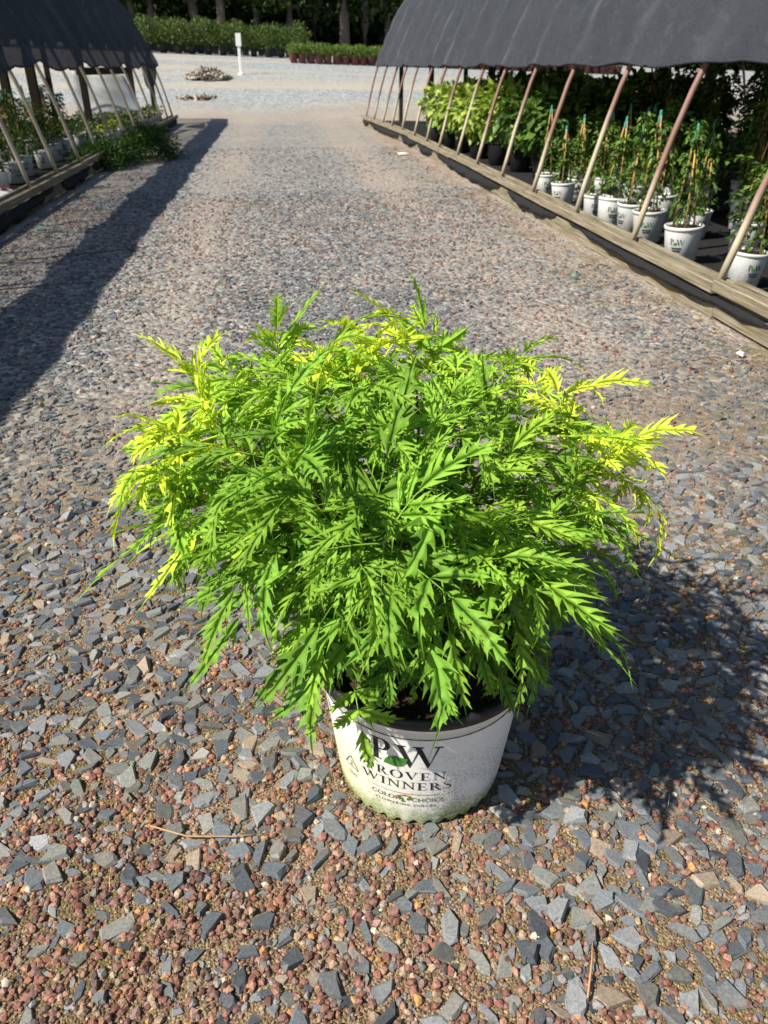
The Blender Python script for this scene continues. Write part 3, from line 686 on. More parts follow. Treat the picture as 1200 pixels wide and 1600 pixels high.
for (ax_, ay_, az_, dx_, dy_, dz_, sc_, cc) in HANG:
    p = Vector((ax_ - POT[0], ay_ - POT[1], az_)); y_ = Vector((dx_, dy_, dz_)).normalized(); z_ = Vector((-.12, -.75, .62)); z_ = (z_ - y_ * z_.dot(y_)).normalized(); x_ = y_.cross(z_)
    M = Matrix(((x_.x, y_.x, z_.x), (x_.y, y_.y, z_.y), (x_.z, y_.z, z_.z))); o = bpy.data.objects.new('leaf', OLD[nleaf % 14])
    o.matrix_basis = Matrix.LocRotScale(p, M.to_quaternion(), Vector((sc_,) * 3)); o.color = (*cc, 1); link(o, hero); nleaf += 1
print('hero leaves', nleaf)

# ------------------------------------------------------------------ shade houses
SEC = catmull([(0, .17), (.14, .72), (.31, 1.26), (.62, 1.92), (1.02, 2.57), (1.85, 3.06), (3.1, 3.32)], 42)
SEC = np.vstack([SEC, np.stack([6.2 - SEC[::-1][1:, 0], SEC[::-1][1:, 1]], 1)])
slen = np.concatenate([[0], np.cumsum(np.hypot(*np.diff(SEC, axis=0).T))])
def sec_at(u): return np.interp(u, slen, SEC[:, 0]), np.interp(u, slen, SEC[:, 1])
def edge_r(y): return float(np.interp(y, [-3, 15, 21.5], [2.42, 2.44, 2.20]))
def edge_l(y): return -2.44
def shade_house(name, label, sg, edge, hy, seed, ragged, boards, ends, thin_ridge=False):
    r = np.random.default_rng(seed); root = tag(empty(name, (edge(10), 10, 0)), label, 'shade house'); ox, oy = edge(10), 10
    L = lambda x, y, z: (x - ox, y - oy, z)
    for y in hy:
        bow = r.normal(0, .015); e = edge(y) + r.normal(0, .012)
        pts = [L(e + sg * (SEC[i, 0] + (bow * math.sin(SEC[i, 1]) if i < 25 else 0)), y + r.normal(0, .004), SEC[i, 1]) for i in range(0, len(SEC), 3)]
        MB().tube(pts, .0215, 8).build('hoop', 'pipe', root).color = ((1, 1, 1, 1) if sg > 0 else (.2, .2, .2, 1))
    # cloth over the hoops
    u0 = float(np.interp(1.24, SEC[:30, 1], slen[:30])); U = np.concatenate([np.linspace(u0, u0 + 1.2, 16)[:-1], np.linspace(u0 + 1.2, slen[-1] - u0, 34)])
    Y = np.linspace(ends[0], ends[1], int((ends[1] - ends[0]) / .1)); V, Wr = [], []; ny, nu = len(Y), len(U); hy = np.array(hy)
    for y in Y:
        j = np.searchsorted(hy, y); a, b = (hy[max(0, j - 1)], hy[min(len(hy) - 1, j)]); f = (y - a) / (b - a) if b > a else 0
        sag = math.sin(math.pi * f) ** 1.2 if b > a else .2; nearh = min(abs(y - a), abs(y - b))
        for iu, u in enumerate(U):
            uu = u
            if iu < 5: uu = u - (1 - iu / 5) * ((.012 + ragged * .06) * sag + ragged * .06 * math.sin(2.1 * y + 1) - .012 * math.sin(3 * y))
            dx, z = sec_at(uu); dx2, z2 = sec_at(uu + .02); t = np.array([dx2 - dx, z2 - z]); t /= np.linalg.norm(t) + 1e-9; n = np.array([-t[1], t[0]])
            flut = (.018 * math.sin(9 * y + seed) + .012 * math.sin(23 * y)) * max(0, 1 - (u - u0) / .25)
            o = .064 - .026 * sag * (1 - .4 * min(1, (u - u0) / 1)) + flut * sag + .010 * math.sin(7 * y + 5 * u) * sag + .006 * math.sin(19 * u + 3 * y)
            V.append(L(edge(y) + sg * (dx + n[0] * o), y, z + n[1] * o)); Wr.append(math.exp(-(nearh / .045) ** 2) * (.6 + .4 * math.sin(4 * u + 9 * y)))
    i = (np.arange(ny - 1)[:, None] * nu + np.arange(nu - 1)[None]).ravel()
    T = np.concatenate([np.stack([i, i + 1, i + nu + 1], 1), np.stack([i, i + nu + 1, i + nu], 1)])
    V = np.array(V); us = np.tile(U, ny); ys = np.repeat(Y, nu); wr = .030 * (vnoise(ys * .6 + 20, us * 2 + 20, 2.2, 40 + seed) - .5) + .020 * (vnoise(ys * 2 + us * 1.2 + 20, us * 3 - ys + 40, 3.0, 41 + seed) - .5)
    wr = wr * (1 - .7 * np.array(Wr)); V[:, 0] -= sg * .85 * wr; V[:, 2] += .5 * wr; col_i = T.min(1) % nu; ui = U[np.minimum(col_i, nu - 1)]; dxi = np.interp(ui, slen, SEC[:, 0]); ridge = (dxi > 1.75) & (dxi < 4.35) if thin_ridge else np.zeros(len(T), bool)
    for nm, sel, mt in (('shade_cloth', ~ridge, 'shade_cloth'), ('ridge_cloth', ridge, 'thin_cloth')):
        if not sel.any(): continue
        used, inv = np.unique(T[sel], return_inverse=True)
        me = np_mesh(nm, V[used], inv.reshape(-1, 3), mt, smooth=True); a = me.attributes.new('wear', 'FLOAT', 'POINT'); a.data.foreach_set('value', np.array(Wr, np.float32)[used])
        c_ = ob(nm, me, root); cl = c_ if nm == 'shade_cloth' else cl
    # hemmed edge
    MB().tube([V[k * nu] for k in range(0, ny, 2)], .012, 5).build('hem', 'shade_cloth', cl)
    # floor fabric
    Yf = np.linspace(ends[0], ends[1] - .2, 40); Vf = []
    for y in Yf:
        for k in range(12): Vf.append(L(edge(y) + sg * (.06 + 6.0 * k / 11), y, .085 + .012 * math.sin(3 * y + k * 1.7)))
    i = (np.arange(39)[:, None] * 12 + np.arange(11)[None]).ravel()
    ob('ground_fabric', np_mesh('ground_fabric', Vf, np.concatenate([np.stack([i, i + 1, i + 13], 1), np.stack([i, i + 13, i + 12], 1)]), 'ground_fabric', smooth=True), root)
    # timber edge: cap boards, inner boards, lower boards
    for q in range(len(boards) - 1):
        y0, y1 = boards[q] + .004, boards[q + 1] - .004; ym = (y0 + y1) / 2; hz = r.normal(0, .006)
        def bd(nm, dx, z, wd, ht, ya=y0, yb=y1, tilt=0):
            a, b = L(edge(ya) + sg * dx, ya, z + hz), L(edge(yb) + sg * dx, yb, z + hz + tilt); mid = ((a[0] + b[0]) / 2, (a[1] + b[1]) / 2, (a[2] + b[2]) / 2)
            s = lambda p: tuple(p[k] - mid[k] for k in range(3))
            MB().plank(s(a), s(b), wd, ht, .005, nseg=6, jit=.0025).build(nm, 'timber', root, smooth=False, loc=mid)
        bd('cap_board', -.065, .180, .050, .062, tilt=r.normal(0, .008)); bd('inner_board', .055, .158, .040, .095)
        bd('lower_board', -.035, .062, .040, .115, tilt=r.normal(0, .01))
    # black skirt fabric sagging below the cap board
    q = ends[0]
    while q < ends[1] - 1:
        ln = r.uniform(1.3, 4.0); amp = r.uniform(.65, 1.0) if (sg < 0 or not 3.0 < q < 5.5) else .35; sk = r.uniform(.5, 1.6); ye = min(q + ln, ends[1] - .1); Ys = np.linspace(q, ye, 34); Vs = []
        for y in Ys:
            f = (y - q) / (ye - q); low = .118 - (.112 + .018 * math.sin(9 * y) + .012 * math.sin(31 * y)) * amp * math.sin(math.pi * f ** sk) ** .45
            for k in range(6):
                z = .132 + (low - .132) * k / 5; Vs.append(L(edge(y) + sg * (-.058 - .055 * math.sin(math.pi * k / 5 * .8) * math.sin(math.pi * f) - .008 * math.sin(14 * y)), y, z))
        i = (np.arange(33)[:, None] * 6 + np.arange(5)[None]).ravel()
        ob('skirt_fabric', np_mesh('skirt_fabric', Vs, np.concatenate([np.stack([i, i + 1, i + 7], 1), np.stack([i, i + 7, i + 6], 1)]), 'ground_fabric', smooth=True), root); q = ye + r.uniform(.0, .35)
    return root, L
HR = [4.12 + 1.19 * k for k in range(-4, 15)]; HL = [8.6 + 1.2 * k for k in range(-7, 12)]
house_r, Lr = shade_house('shade_house', 'sunlit black shade cloth tunnel on rusty hoops along the right side of the drive', 1, edge_r, HR, 3, .1, [-.6, 1.9, 4.02, 7.7, 11.4, 15, 18.4, 20.95], (-.7, 21.0))
house_l, Ll = shade_house('shade_house', 'shadowed navy black shade cloth tunnel along the left side of the drive', -1, edge_l, HL, 5, .55, [.1, 3.2, 6.6, 10.9, 14.3, 18.0, 21.9], (0.1, 22.0), True)
for (x, y, h) in [(3.05, 20.6, 1.9), (3.15, 17.2, 1.9), (3.2, 12.6, 2.0), (4.6, 20.6, 2.9), (4.7, 14, 2.9), (4.7, 9, 2.9), (7.9, 12, 1.9), (7.9, 8, 1.9), (7.9, 17, 1.9), (7.9, 4.5, 1.9), (4.7, 4.6, 2.9)]:
    MB().plank(Lr(x, y, 0), Lr(x, y, h), .09, .09, .005, up=(0, 1, 0)).build('post', 'dark_wood', house_r, smooth=False)
for (x, y, h) in [(-3.15, 12.2, 1.9), (-3.32, 16.2, 2.0), (-2.98, 19.4, 1.75), (-2.85, 21.6, 1.6), (-5.2, 21.6, 2.9), (-5.2, 15.0, 2.9), (-5.2, 9.0, 2.9), (-8.2, 20, 1.8), (-8.2, 14, 1.8), (-8.2, 17, 1.8), (-3.7, 12.9, 2.2)]:
    MB().plank(Ll(x, y, 0), Ll(x, y, h), .11, .11, .005, up=(0, 1, 0)).build('post', 'dark_wood', house_l, smooth=False)
MB().plank(Ll(-3.40, 16.27, 1.16), Ll(-2.95, 19.32, 1.16), .06, .12).build('beam', 'dark_wood', house_l, smooth=False)
# torn corner of the left cloth hanging down
fv = []
for i in range(11):
    for k in range(7):
        f, g = i / 10, k / 6; y = 19.6 + 2.35 * f; drop = .52 * math.sin(math.pi * min(1, f * 1.05)) ** .8 * g
        dx, z = .36 - .05 * g, 1.30 - drop; fv.append(Ll(-2.44 - dx + .05 * math.sin(6 * f + 3 * g), y, z))
i = (np.arange(10)[:, None] * 7 + np.arange(6)[None]).ravel()
ob('torn_flap', np_mesh('torn_flap', fv, np.concatenate([np.stack([i, i + 1, i + 8], 1), np.stack([i, i + 8, i + 7], 1)]), 'shade_cloth', smooth=True), house_l)

# ------------------------------------------------------------------ potted stock
def pot_mesh(name, rt, rb, h, mat):
    m = MB(); m.lathe([(rb * .9, .0), (rb, .006), (rt * .965, h * .88), (rt * .97, h * .9), (rt * 1.01, h * .905), (rt * 1.02, h * .99), (rt, h), (rt * .95, h), (rt * .93, h * .86)], 22); m.disc(rb * .9, .001, 22)
    return m.mesh(name, mat)
POT_W = pot_mesh('pot', .128, .103, .235, 'small_pot_white'); POT_B = pot_mesh('pot', .155, .125, .26, 'black_plastic'); POT_R = pot_mesh('pot', .150, .125, .32, 'red_plastic')
POT_S = pot_mesh('pot', .10, .08, .18, 'small_pot_white'); POT_K = pot_mesh('pot', .19, .15, .34, 'black_plastic')
SOIL_W = MB().disc(.1225, .219, 16, .008).mesh('soil', 'soil')
# small print on the stock pots
def small_logo():
    bm = polys_bm([[(x - .034, y) for x, y in p] for p in word('P', .038)[0]] + [[(x + .026, y - .002) for x, y in p] for p in word('W', .038)[0]])
    o = wrap_bm('logo_lettering', bm, 0, .125, lambda z: .1035 + .0205 * z / .21, 'ink_black', None, .0022, step=.015); me = o.data; bpy.data.objects.remove(o)
    bm = polys_bm([leafpoly(-.026, .004, .036, .009, R_(24))]); o = wrap_bm('logo_leaf', bm, 0, .12, lambda z: .1035 + .0205 * z / .21, 'ink_green', None, .003, step=.015); m2 = o.data; bpy.data.objects.remove(o)
    bm = polys_bm([rectp(-.035, .0, .035, .008), rectp(-.028, -.018, .028, -.008)]); o = wrap_bm('lettering', bm, 0, .098, lambda z: .1035 + .0205 * z / .21, 'ink_black', None, .0022, step=.015); m3 = o.data; bpy.data.objects.remove(o)
    return me, m2, m3
LG, LGL, LGT = small_logo()
def vine_foliage(seed, h=.78, n=420, wd=.125, cs=((.025, .06, .010), (.13, .24, .035)), size=.052):
    r = np.random.default_rng(seed); t = r.uniform(0, 1, n) ** .85; a = r.uniform(0, 6.28, n)
    rr = wd * (1.15 - .75 * t) * np.sqrt(r.uniform(.1, 1, n)) * (1 + .5 * np.sin(9 * t + seed) * np.sin(a * 2 + seed))
    P = np.stack([rr * np.cos(a), rr * np.sin(a), .24 + t * (h - .24)], 1)
    k = r.integers(0, 4) + 3
    for q in range(k):        # stray shoots
        s = r.integers(0, n, 12); a0 = r.uniform(0, 6.28); z0 = r.uniform(.35, h); f = np.linspace(0, 1, 12)
        P[s] = np.stack([(.08 + .16 * f) * math.cos(a0), (.08 + .16 * f) * math.sin(a0), z0 + .10 * f - .12 * f * f], 1)
    out = P * np.array([1, 1, 0]); return foliage_mesh('foliage', P, size, shade_cols(n, *cs, r=r, p=1.4), .45, out, r, 1.0)
VF = [vine_foliage(50 + i, h=.74 + .05 * (i % 4)) for i in range(6)]
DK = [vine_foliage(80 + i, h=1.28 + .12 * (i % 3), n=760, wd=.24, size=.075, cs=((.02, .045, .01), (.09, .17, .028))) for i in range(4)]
def stakes(h):
    out = []
    for k in range(3):
        a = 2.1 * k + .4; out.append(MB().tube([(.085 * math.cos(a), .085 * math.sin(a), .18), (.008 * math.cos(a), .008 * math.sin(a), h)], .0062, 6).mesh('stake', 'bamboo'))
    out.append(MB().lathe([(.017, h - .055), (.019, h - .045), (.015, h - .02), (.012, h + .02), (.007, h + .035), (.001, h + .037)], 10).mesh('stake_cap', 'teal_tie'))
    return out
STK = [stakes(h) for h in (.74, .82, .90)]
STK_T = [stakes(h) for h in (1.1, 1.2)]
def potted(name, x, y, z, parts, label, cat, group, rz=0, sc=1.0, tilt=0):
    o = empty(name, (x, y, z), rz); o.rotation_euler = (random.uniform(-tilt, tilt), random.uniform(-tilt, tilt), rz); o.scale = (sc,) * 3
    tag(o, label, cat, group)
    for nm, me in parts:
        c = ob(nm, me, o)
        if nm == 'foliage' and name == 'potted_vine': q_ = random.uniform(.8, 1.12); w_ = (.62, .95) if x * x < 8.3 and x > 0 else (.8, 1.2); c.scale = (random.uniform(*w_), random.uniform(*w_), q_); c.rotation_euler.z = random.uniform(0, 6)
        if nm in ('foliage', 'logo_lettering', 'lettering'): c['kind'] = 'stuff'
    return o
def ordn(n):
    a = ['', 'first', 'second', 'third', 'fourth', 'fifth', 'sixth', 'seventh', 'eighth', 'ninth', 'tenth', 'eleventh', 'twelfth', 'thirteenth', 'fourteenth', 'fifteenth', 'sixteenth', 'seventeenth', 'eighteenth', 'nineteenth']
    if n < 20: return a[n]
    t = {2: 'twent', 3: 'thirt', 4: 'fort', 5: 'fift'}[n // 10]
    return t + 'ieth' if n % 10 == 0 else t + 'y-' + a[n % 10]
ORD = ['nearest', 'second', 'third', 'fourth', 'fifth', 'sixth', 'seventh', 'eighth', 'ninth', 'tenth', 'eleventh', 'twelfth', 'thirteenth', 'fourteenth']
FLOOR = .098
def vine(x, y, i, label, group, st=None, fo=None, face=None):
    st = st or STK[i % 3]; fo = fo or VF[i % 6]; a = math.atan2(-y, -x) + (random.uniform(-.7, .7) if face is None else face)
    parts = [('pot', POT_W), ('soil', SOIL_W), ('logo_lettering', LG), ('logo_leaf', LGL), ('lettering', LGT)] + [('stake', m) for m in st[:3]] + [('stake_cap', st[3]), ('foliage', fo)]
    return potted('potted_vine', x, y, FLOOR, parts, label, 'vine', group, a, random.uniform(.84, .98), .05)
front = [(2.72, 4.36), (2.66, 5.05), (2.72, 5.72), (2.74, 6.08), (2.68, 6.36), (2.66, 6.66), (2.64, 7.42), (2.90, 7.74), (2.70, 8.12)]
for i, (x, y) in enumerate(front):
    vine(x, y, i, f'staked green vine in printed white pot, {ORD[i]} pot along the right timber edge', 'front row of vines under the right shade cloth', face=random.uniform(-.9, .7))
k = 0
for y in np.arange(4.0, 8.6, .62):
    for x in (3.18, 3.62):
        k += 1
        if k == 3: continue
        vine(x + random.uniform(-.06, .06), y + random.uniform(-.1, .1) + (.25 if x > 3.4 else 0), k, f'white potted staked vine, {"second" if x < 3.4 else "third"} row under the right cloth, {ordn(int(round((y - 4) / .62)) + 1)} from the near end', 'vines behind the front row under the right shade cloth')
# tall dark vines behind them
for y in np.arange(3.6, 9.4, .72):
    for x in (4.15, 4.75, 5.4):
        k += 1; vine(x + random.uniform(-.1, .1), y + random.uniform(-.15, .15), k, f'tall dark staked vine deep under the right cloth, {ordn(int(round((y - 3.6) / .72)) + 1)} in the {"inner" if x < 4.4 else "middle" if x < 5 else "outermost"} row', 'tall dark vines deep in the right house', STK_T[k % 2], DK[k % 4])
# broad leaved shrubs in black pots
def broad_foliage(seed, cs, n=330, size=.125):
    r = np.random.default_rng(seed); a = r.uniform(0, 6.28, n); u = r.uniform(0, 1, n); rr = .34 * np.sqrt(r.uniform(.15, 1, n)) * np.sin(.35 + u * 2.4)
    P = np.stack([rr * np.cos(a), rr * np.sin(a), .30 + .60 * u], 1); return foliage_mesh('foliage', P, size, shade_cols(n, *cs, r=r), .5, None, r, 1.5)
BF = [broad_foliage(31 + i, ((.10, .19, .03), (.36, .46, .08))) for i in range(3)] + [broad_foliage(41 + i, ((.03, .07, .015), (.11, .20, .03))) for i in range(3)]
RP = MB().tube([(0, 0, 0), (.01, 0, .1), (-.01, .01, .34)], .012, 6).mesh('stem', 'stem_bark')
bpos = [(2.78, 14.4), (2.82, 13.5), (2.86, 12.7), (2.90, 11.9), (2.96, 11.0), (3.02, 10.2), (3.08, 9.4)]
for i, (x, y) in enumerate(bpos[::-1]):
    j = len(bpos) - 1 - i
    potted('potted_broadleaf_shrub', x, y, FLOOR, [('pot', POT_B), ('stem', RP), ('foliage', BF[i % 3 if j < 5 else 3 + i % 3])], f'broad leaved {"pale lime" if j < 5 else "deep green"} shrub in black pot, {ORD[i]} of its row behind the right hoops', 'shrub', 'front row of broad leaved shrubs in black pots', random.uniform(0, 6), random.uniform(.9, 1.08), .03)
for y in np.arange(9.6, 15, .8):
    for x in (3.62, 4.3, 5.0):
        k += 1; potted('potted_broadleaf_shrub', x + random.uniform(-.1, .1), y + random.uniform(-.2, .2), FLOOR, [('pot', POT_B), ('stem', RP), ('foliage', BF[(3 + k % 3)])], f'dark broad leaved shrub in black pot, {ordn(int(round((y - 9.6) / .8)) + 1)} in {"second" if x < 4 else "third" if x < 4.6 else "fourth"} row of right house', 'shrub', 'back rows of broad leaved shrubs in the right house', random.uniform(0, 6), random.uniform(.95, 1.15), .03)
# left house: vines, small pots
VL = [vine_foliage(120 + i, h=.88 + .05 * i, n=560, wd=.17, size=.05, cs=((.025, .055, .012), (.12, .21, .05))) for i in range(4)]
lp = [(-2.86, 9.0), (-2.92, 9.8), (-3.0, 10.45), (-2.96, 11.3), (-3.04, 12.2), (-3.12, 13.2)]
for i, (x, y) in enumerate(lp): vine(x, y, i, f'bushy staked vine in white pot, {ORD[i]} of the front row under the left shade cloth', 'front row of vines under the left shade cloth', STK[2], VL[i % 4])
for y in np.arange(8.4, 14, .75):
    for x in (-3.5, -4.1):
        k += 1; vine(x + random.uniform(-.1, .1), y + random.uniform(-.1, .1), k, f'bushy staked vine, {ordn(int(round((y - 8.4) / .75)) + 1)} in the {"second" if x > -3.8 else "third"} row under the left cloth', 'rear rows of vines under the left shade cloth', STK[2], VL[k % 4])
def low_foliage(seed, cs, n=60):
    r = np.random.default_rng(seed); a = r.uniform(0, 6.28, n); rr = .11 * np.sqrt(r.uniform(0, 1, n)); P = np.stack([rr * np.cos(a), rr * np.sin(a), .17 + .14 * r.uniform(0, 1, n)], 1)
    return foliage_mesh('foliage', P, .06, shade_cols(n, *cs, r=r), .1, None, r, 1.4)
LF = [low_foliage(5, ((.25, .30, .03), (.5, .52, .06))), low_foliage(6, ((.05, .09, .02), (.14, .2, .05))), low_foliage(7, ((.06, .10, .02), (.2, .26, .06)))]
SOIL_S = MB().disc(.092, .15, 12, .006).mesh('soil', 'soil')
q = 0
for y in np.arange(13.9, 21.4, .46):
    x = -2.78 + random.uniform(-.03, .03); yel = q in (1, 3, 15)
    potted('small_potted_plant', x, y, FLOOR, [('pot', POT_S), ('soil', SOIL_S), ('foliage', LF[0 if yel else 1 + q % 2])], f'low {"yellow leaved" if yel else "green"} plant in small white pot, {ordn(q + 1)} along the left edge row', 'potted plant', 'edge row of small white pots in the left house', random.uniform(0, 6), random.uniform(.95, 1.1), .03); q += 1
for y in np.arange(14.2, 21.2, .5):
    for x in (-3.1, -3.45, -3.8):
        q += 1; potted('small_potted_plant', x + random.uniform(-.04, .04), y + random.uniform(-.05, .05), FLOOR, [('pot', POT_S), ('soil', SOIL_S), ('foliage', LF[1 + q % 2])], f'low green plant in small white pot, {ordn(int(round((y - 14.2) / .5)) + 1)} in inner row {["one", "two", "three"][int(round((-3.1 - x) / .35))]} of left house', 'potted plant', 'inner rows of small white pots in the left house', random.uniform(0, 6), random.uniform(.9, 1.1), .03)
# white plastic sheet leaning inside the left house
sv = []
for i in range(13):
    for j in range(9):
        f, g = i / 12, j / 8; wl = 1.0 - .10 * g; x = -4.15 + f * (1.05 + .40 * g); z = .12 + (1.05) * (1 - g) - (.10 * f * f * (1 - g)); sv.append((x + 3.5, .30 * (1 - g) + .05 * math.sin(7 * f + 2 * g) + .02 * math.sin(15 * g), z))
i = (np.arange(12)[:, None] * 9 + np.arange(8)[None]).ravel()
sh = ob('plastic_sheet', np_mesh('plastic_sheet', sv, np.concatenate([np.stack([i, i + 1, i + 10], 1), np.stack([i, i + 10, i + 9], 1)]), 'white_sheet', smooth=True), loc=(-3.5, 19.0, 0))
sh.color = (.80, .84, .88, 1); md = sh.modifiers.new('solid', 'SOLIDIFY'); md.thickness = .004
tag(sh, 'white plastic sheet leaning upright between posts inside the left shade house', 'plastic sheet')
# white bag with a red triangle by the left board
bagp = tag(empty('fertilizer_bag', (-2.72, 8.45, FLOOR), .3), 'crumpled white bag with dark red triangle lying inside the left timber edge', 'bag')
bb = MB(); prof = []
for i in range(9):
    t = i / 8; s_ = math.sin(math.pi * (.06 + .88 * t)) ** .55
    prof.append([(.17 * math.cos(a) * (.75 + .25 * s_) , -.28 + .56 * t, .055 + .055 * math.sin(a) * s_ + .008 * math.sin(5 * t + 3 * a)) for a in np.linspace(0, 2 * math.pi, 15)[:-1]])
for ring in prof: bb.v += ring
for i in range(8):
    for j in range(14): bb.f.append((i * 14 + j, i * 14 + (j + 1) % 14, (i + 1) * 14 + (j + 1) % 14, (i + 1) * 14 + j))
bb.f.append(tuple(range(14))); bb.f.append(tuple(8 * 14 + j for j in reversed(range(14))))
bb.build('bag_body', 'white_paint', bagp)
t_ = MB(); t_.v = [(.02, -.10, .124), (.13, -.06, .104), (.05, .06, .124), (.02, -.10, .121), (.13, -.06, .101), (.05, .06, .121)]; t_.f = [(0, 1, 2), (5, 4, 3), (0, 3, 4, 1), (1, 4, 5, 2), (2, 5, 3, 0)]
t_.build('printed_triangle', 'red_print', bagp, smooth=False)
# feathery weeds at the left edge
def weed(x, y, rx, ry, h, n, label, seed):
    r = np.random.default_rng(seed); o = tag(empty('weed_bush', (x, y, 0)), label, 'weed')
    d = r.normal(0, 1, (n, 3)); d /= np.linalg.norm(d, axis=1, keepdims=True); d[:, 2] = np.abs(d[:, 2]); rad = r.uniform(.25, 1, (n, 1)) ** .5
    lump = 1 + .18 * np.sin(5 * d[:, :1] + seed) * np.sin(6 * d[:, 1:2]); P = d * rad * lump * np.array([rx, ry, h]) + np.array([0, 0, .03])
    f = ob('foliage', foliage_mesh('foliage', P, .060, shade_cols(n, (.018, .05, .012), (.085, .175, .03), r=r), .1, d, r, .8), o); f['kind'] = 'stuff'
    for q in range(7): MB().tube([(r.normal(0, .05), r.normal(0, .05), -.01), (r.normal(0, rx * .3), r.normal(0, ry * .3), h * .6)], .006, 5).build('stem', 'stem_bark', o)
weed(-1.95, 13.3, .48, .60, .46, 3800, 'rounded dark green feathery weed at the left timber edge, the larger one', 4)
weed(-2.42, 12.3, .42, .85, .33, 2800, 'low spreading feathery weed growing over the left timber edge', 9)

# ------------------------------------------------------------------ the lot beyond
mp_ = tag(empty('marker_post', (-1.02, 31.0, float(zt(-1.02, 31.0)) - .02)), 'thin white marker post with a small plate at its top, on the far gravel lot', 'post')
MB().plank((0, 0, 0), (0, 0, 1.18), .095, .05, .008, up=(0, 1, 0)).build('shaft', 'white_paint', mp_, smooth=False)
MB().plank((0, -.035, .86), (0, -.035, 1.24), .18, .018, .004, up=(0, 1, 0)).build('plate', 'white_paint', mp_, smooth=False)
MB().lathe([(.10, 0), (.10, .05), (.07, .075), (.0, .08)], 12).build('footing', 'white_paint', mp_)
def pile(name, x, y, rx, ry, h, n, label, seed, cols):
    r = np.random.default_rng(seed); a = r.uniform(0, 6.28, n); u = np.sqrt(r.uniform(0, 1, n)); px, py = rx * u * np.cos(a), ry * u * np.sin(a)
    top = h * np.maximum(0, 1 - u) ** .8 * (.8 + .3 * np.sin(3 * a)); P = np.stack([px, py, top * r.uniform(.55, 1, n) + .02], 1); s = r.uniform(.05, .15, n)
    V, T = scatter(*SL[seed], rand_rot(n, .9, r), np.stack([s, s * .6, s * .9], 1), P)
    c = np.array(cols)[r.integers(0, len(cols), n)] * r.uniform(.7, 1.2, (n, 1))
    o = ob(name, np_mesh(name, V, T, 'gravel', np.repeat(c, len(SL[seed][0]), 0)), loc=(x, y, float(zt(x, y)))); return tag(o, label, 'debris pile')
pile('rubble_pile', -2.1, 30.0, .75, .6, .36, 360, 'mound of grey and brown rubble left of the white marker post', 2, [(.30, .27, .22), (.20, .17, .13), (.42, .36, .28), (.12, .10, .08)])
pile('debris_strip', -2.25, 26.4, .6, .35, .035, 50, 'low strip of scattered debris beyond the end of the left shade house', 6, [(.30, .25, .2), (.5, .47, .44), (.34, .16, .09), (.15, .12, .09)])
# rows of container shrubs
def shrub_foliage(seed, rx, h, z0, n, cs, size, flecks=0):
    r = np.random.default_rng(seed); d = r.normal(0, 1, (n, 3)); d /= np.linalg.norm(d, axis=1, keepdims=True); rad = r.uniform(.3, 1, (n, 1)) ** .45
    lump = 1 + .22 * np.sin(4 * d[:, :1] * 2 + seed) * np.cos(5 * d[:, 1:2] + seed); P = d * rad * lump * np.array([rx, rx, h / 2]) + np.array([0, 0, z0 + h / 2])
    c = shade_cols(n, *cs, r=r)
    if flecks: c[:flecks] = (.6, .6, .58)
    return foliage_mesh('foliage', P, size, c, .0, d + np.array([0, 0, .5]), r, .9)
SF = [shrub_foliage(60 + i, .46, 1.0 + .06 * i, .30, 520, ((.022, .045, .012), (.12, .175, .042)), .12, 1 * (i % 2)) for i in range(4)]
RF = [shrub_foliage(70 + i, .24, .36, .27, 200, ((.04, .075, .012), (.17, .25, .05)), .085, 1) for i in range(4)]
for row, yy in enumerate((39.0, 40.1, 41.2)):
    for i in range(27):
        x = -15.2 + i * .63 + random.uniform(-.06, .06) + .3 * (row % 2); y = yy + random.uniform(-.12, .12); k += 1
        if x > 1.6: continue
        potted('container_shrub', x, y, float(zt(x, y)), [('pot', POT_K), ('foliage', SF[k % 4])], f'bushy dark green shrub in black pot, {ordn(i + 1)} from left in {["front", "middle", "back"][row]} row before the trees', 'shrub', 'rows of shrubs in black pots before the trees', random.uniform(0, 6), random.uniform(.76, .98), .02)
for row, yy in enumerate((35.4, 35.95, 36.5)):
    for i in range(40):
        x = .95 + i * .345 + random.uniform(-.02, .02); y = yy + random.uniform(-.03, .03); k += 1
        potted('container_plant', x, y, float(zt(x, y)), [('pot', POT_R), ('foliage', RF[k % 4])], f'low green plant in brown red pot, {ordn(i + 1)} from left in {["front", "middle", "back"][row]} row on the lot', 'potted plant', 'rows of plants in brown red pots on the lot', random.uniform(0, 6), random.uniform(.92, 1.06), .02)

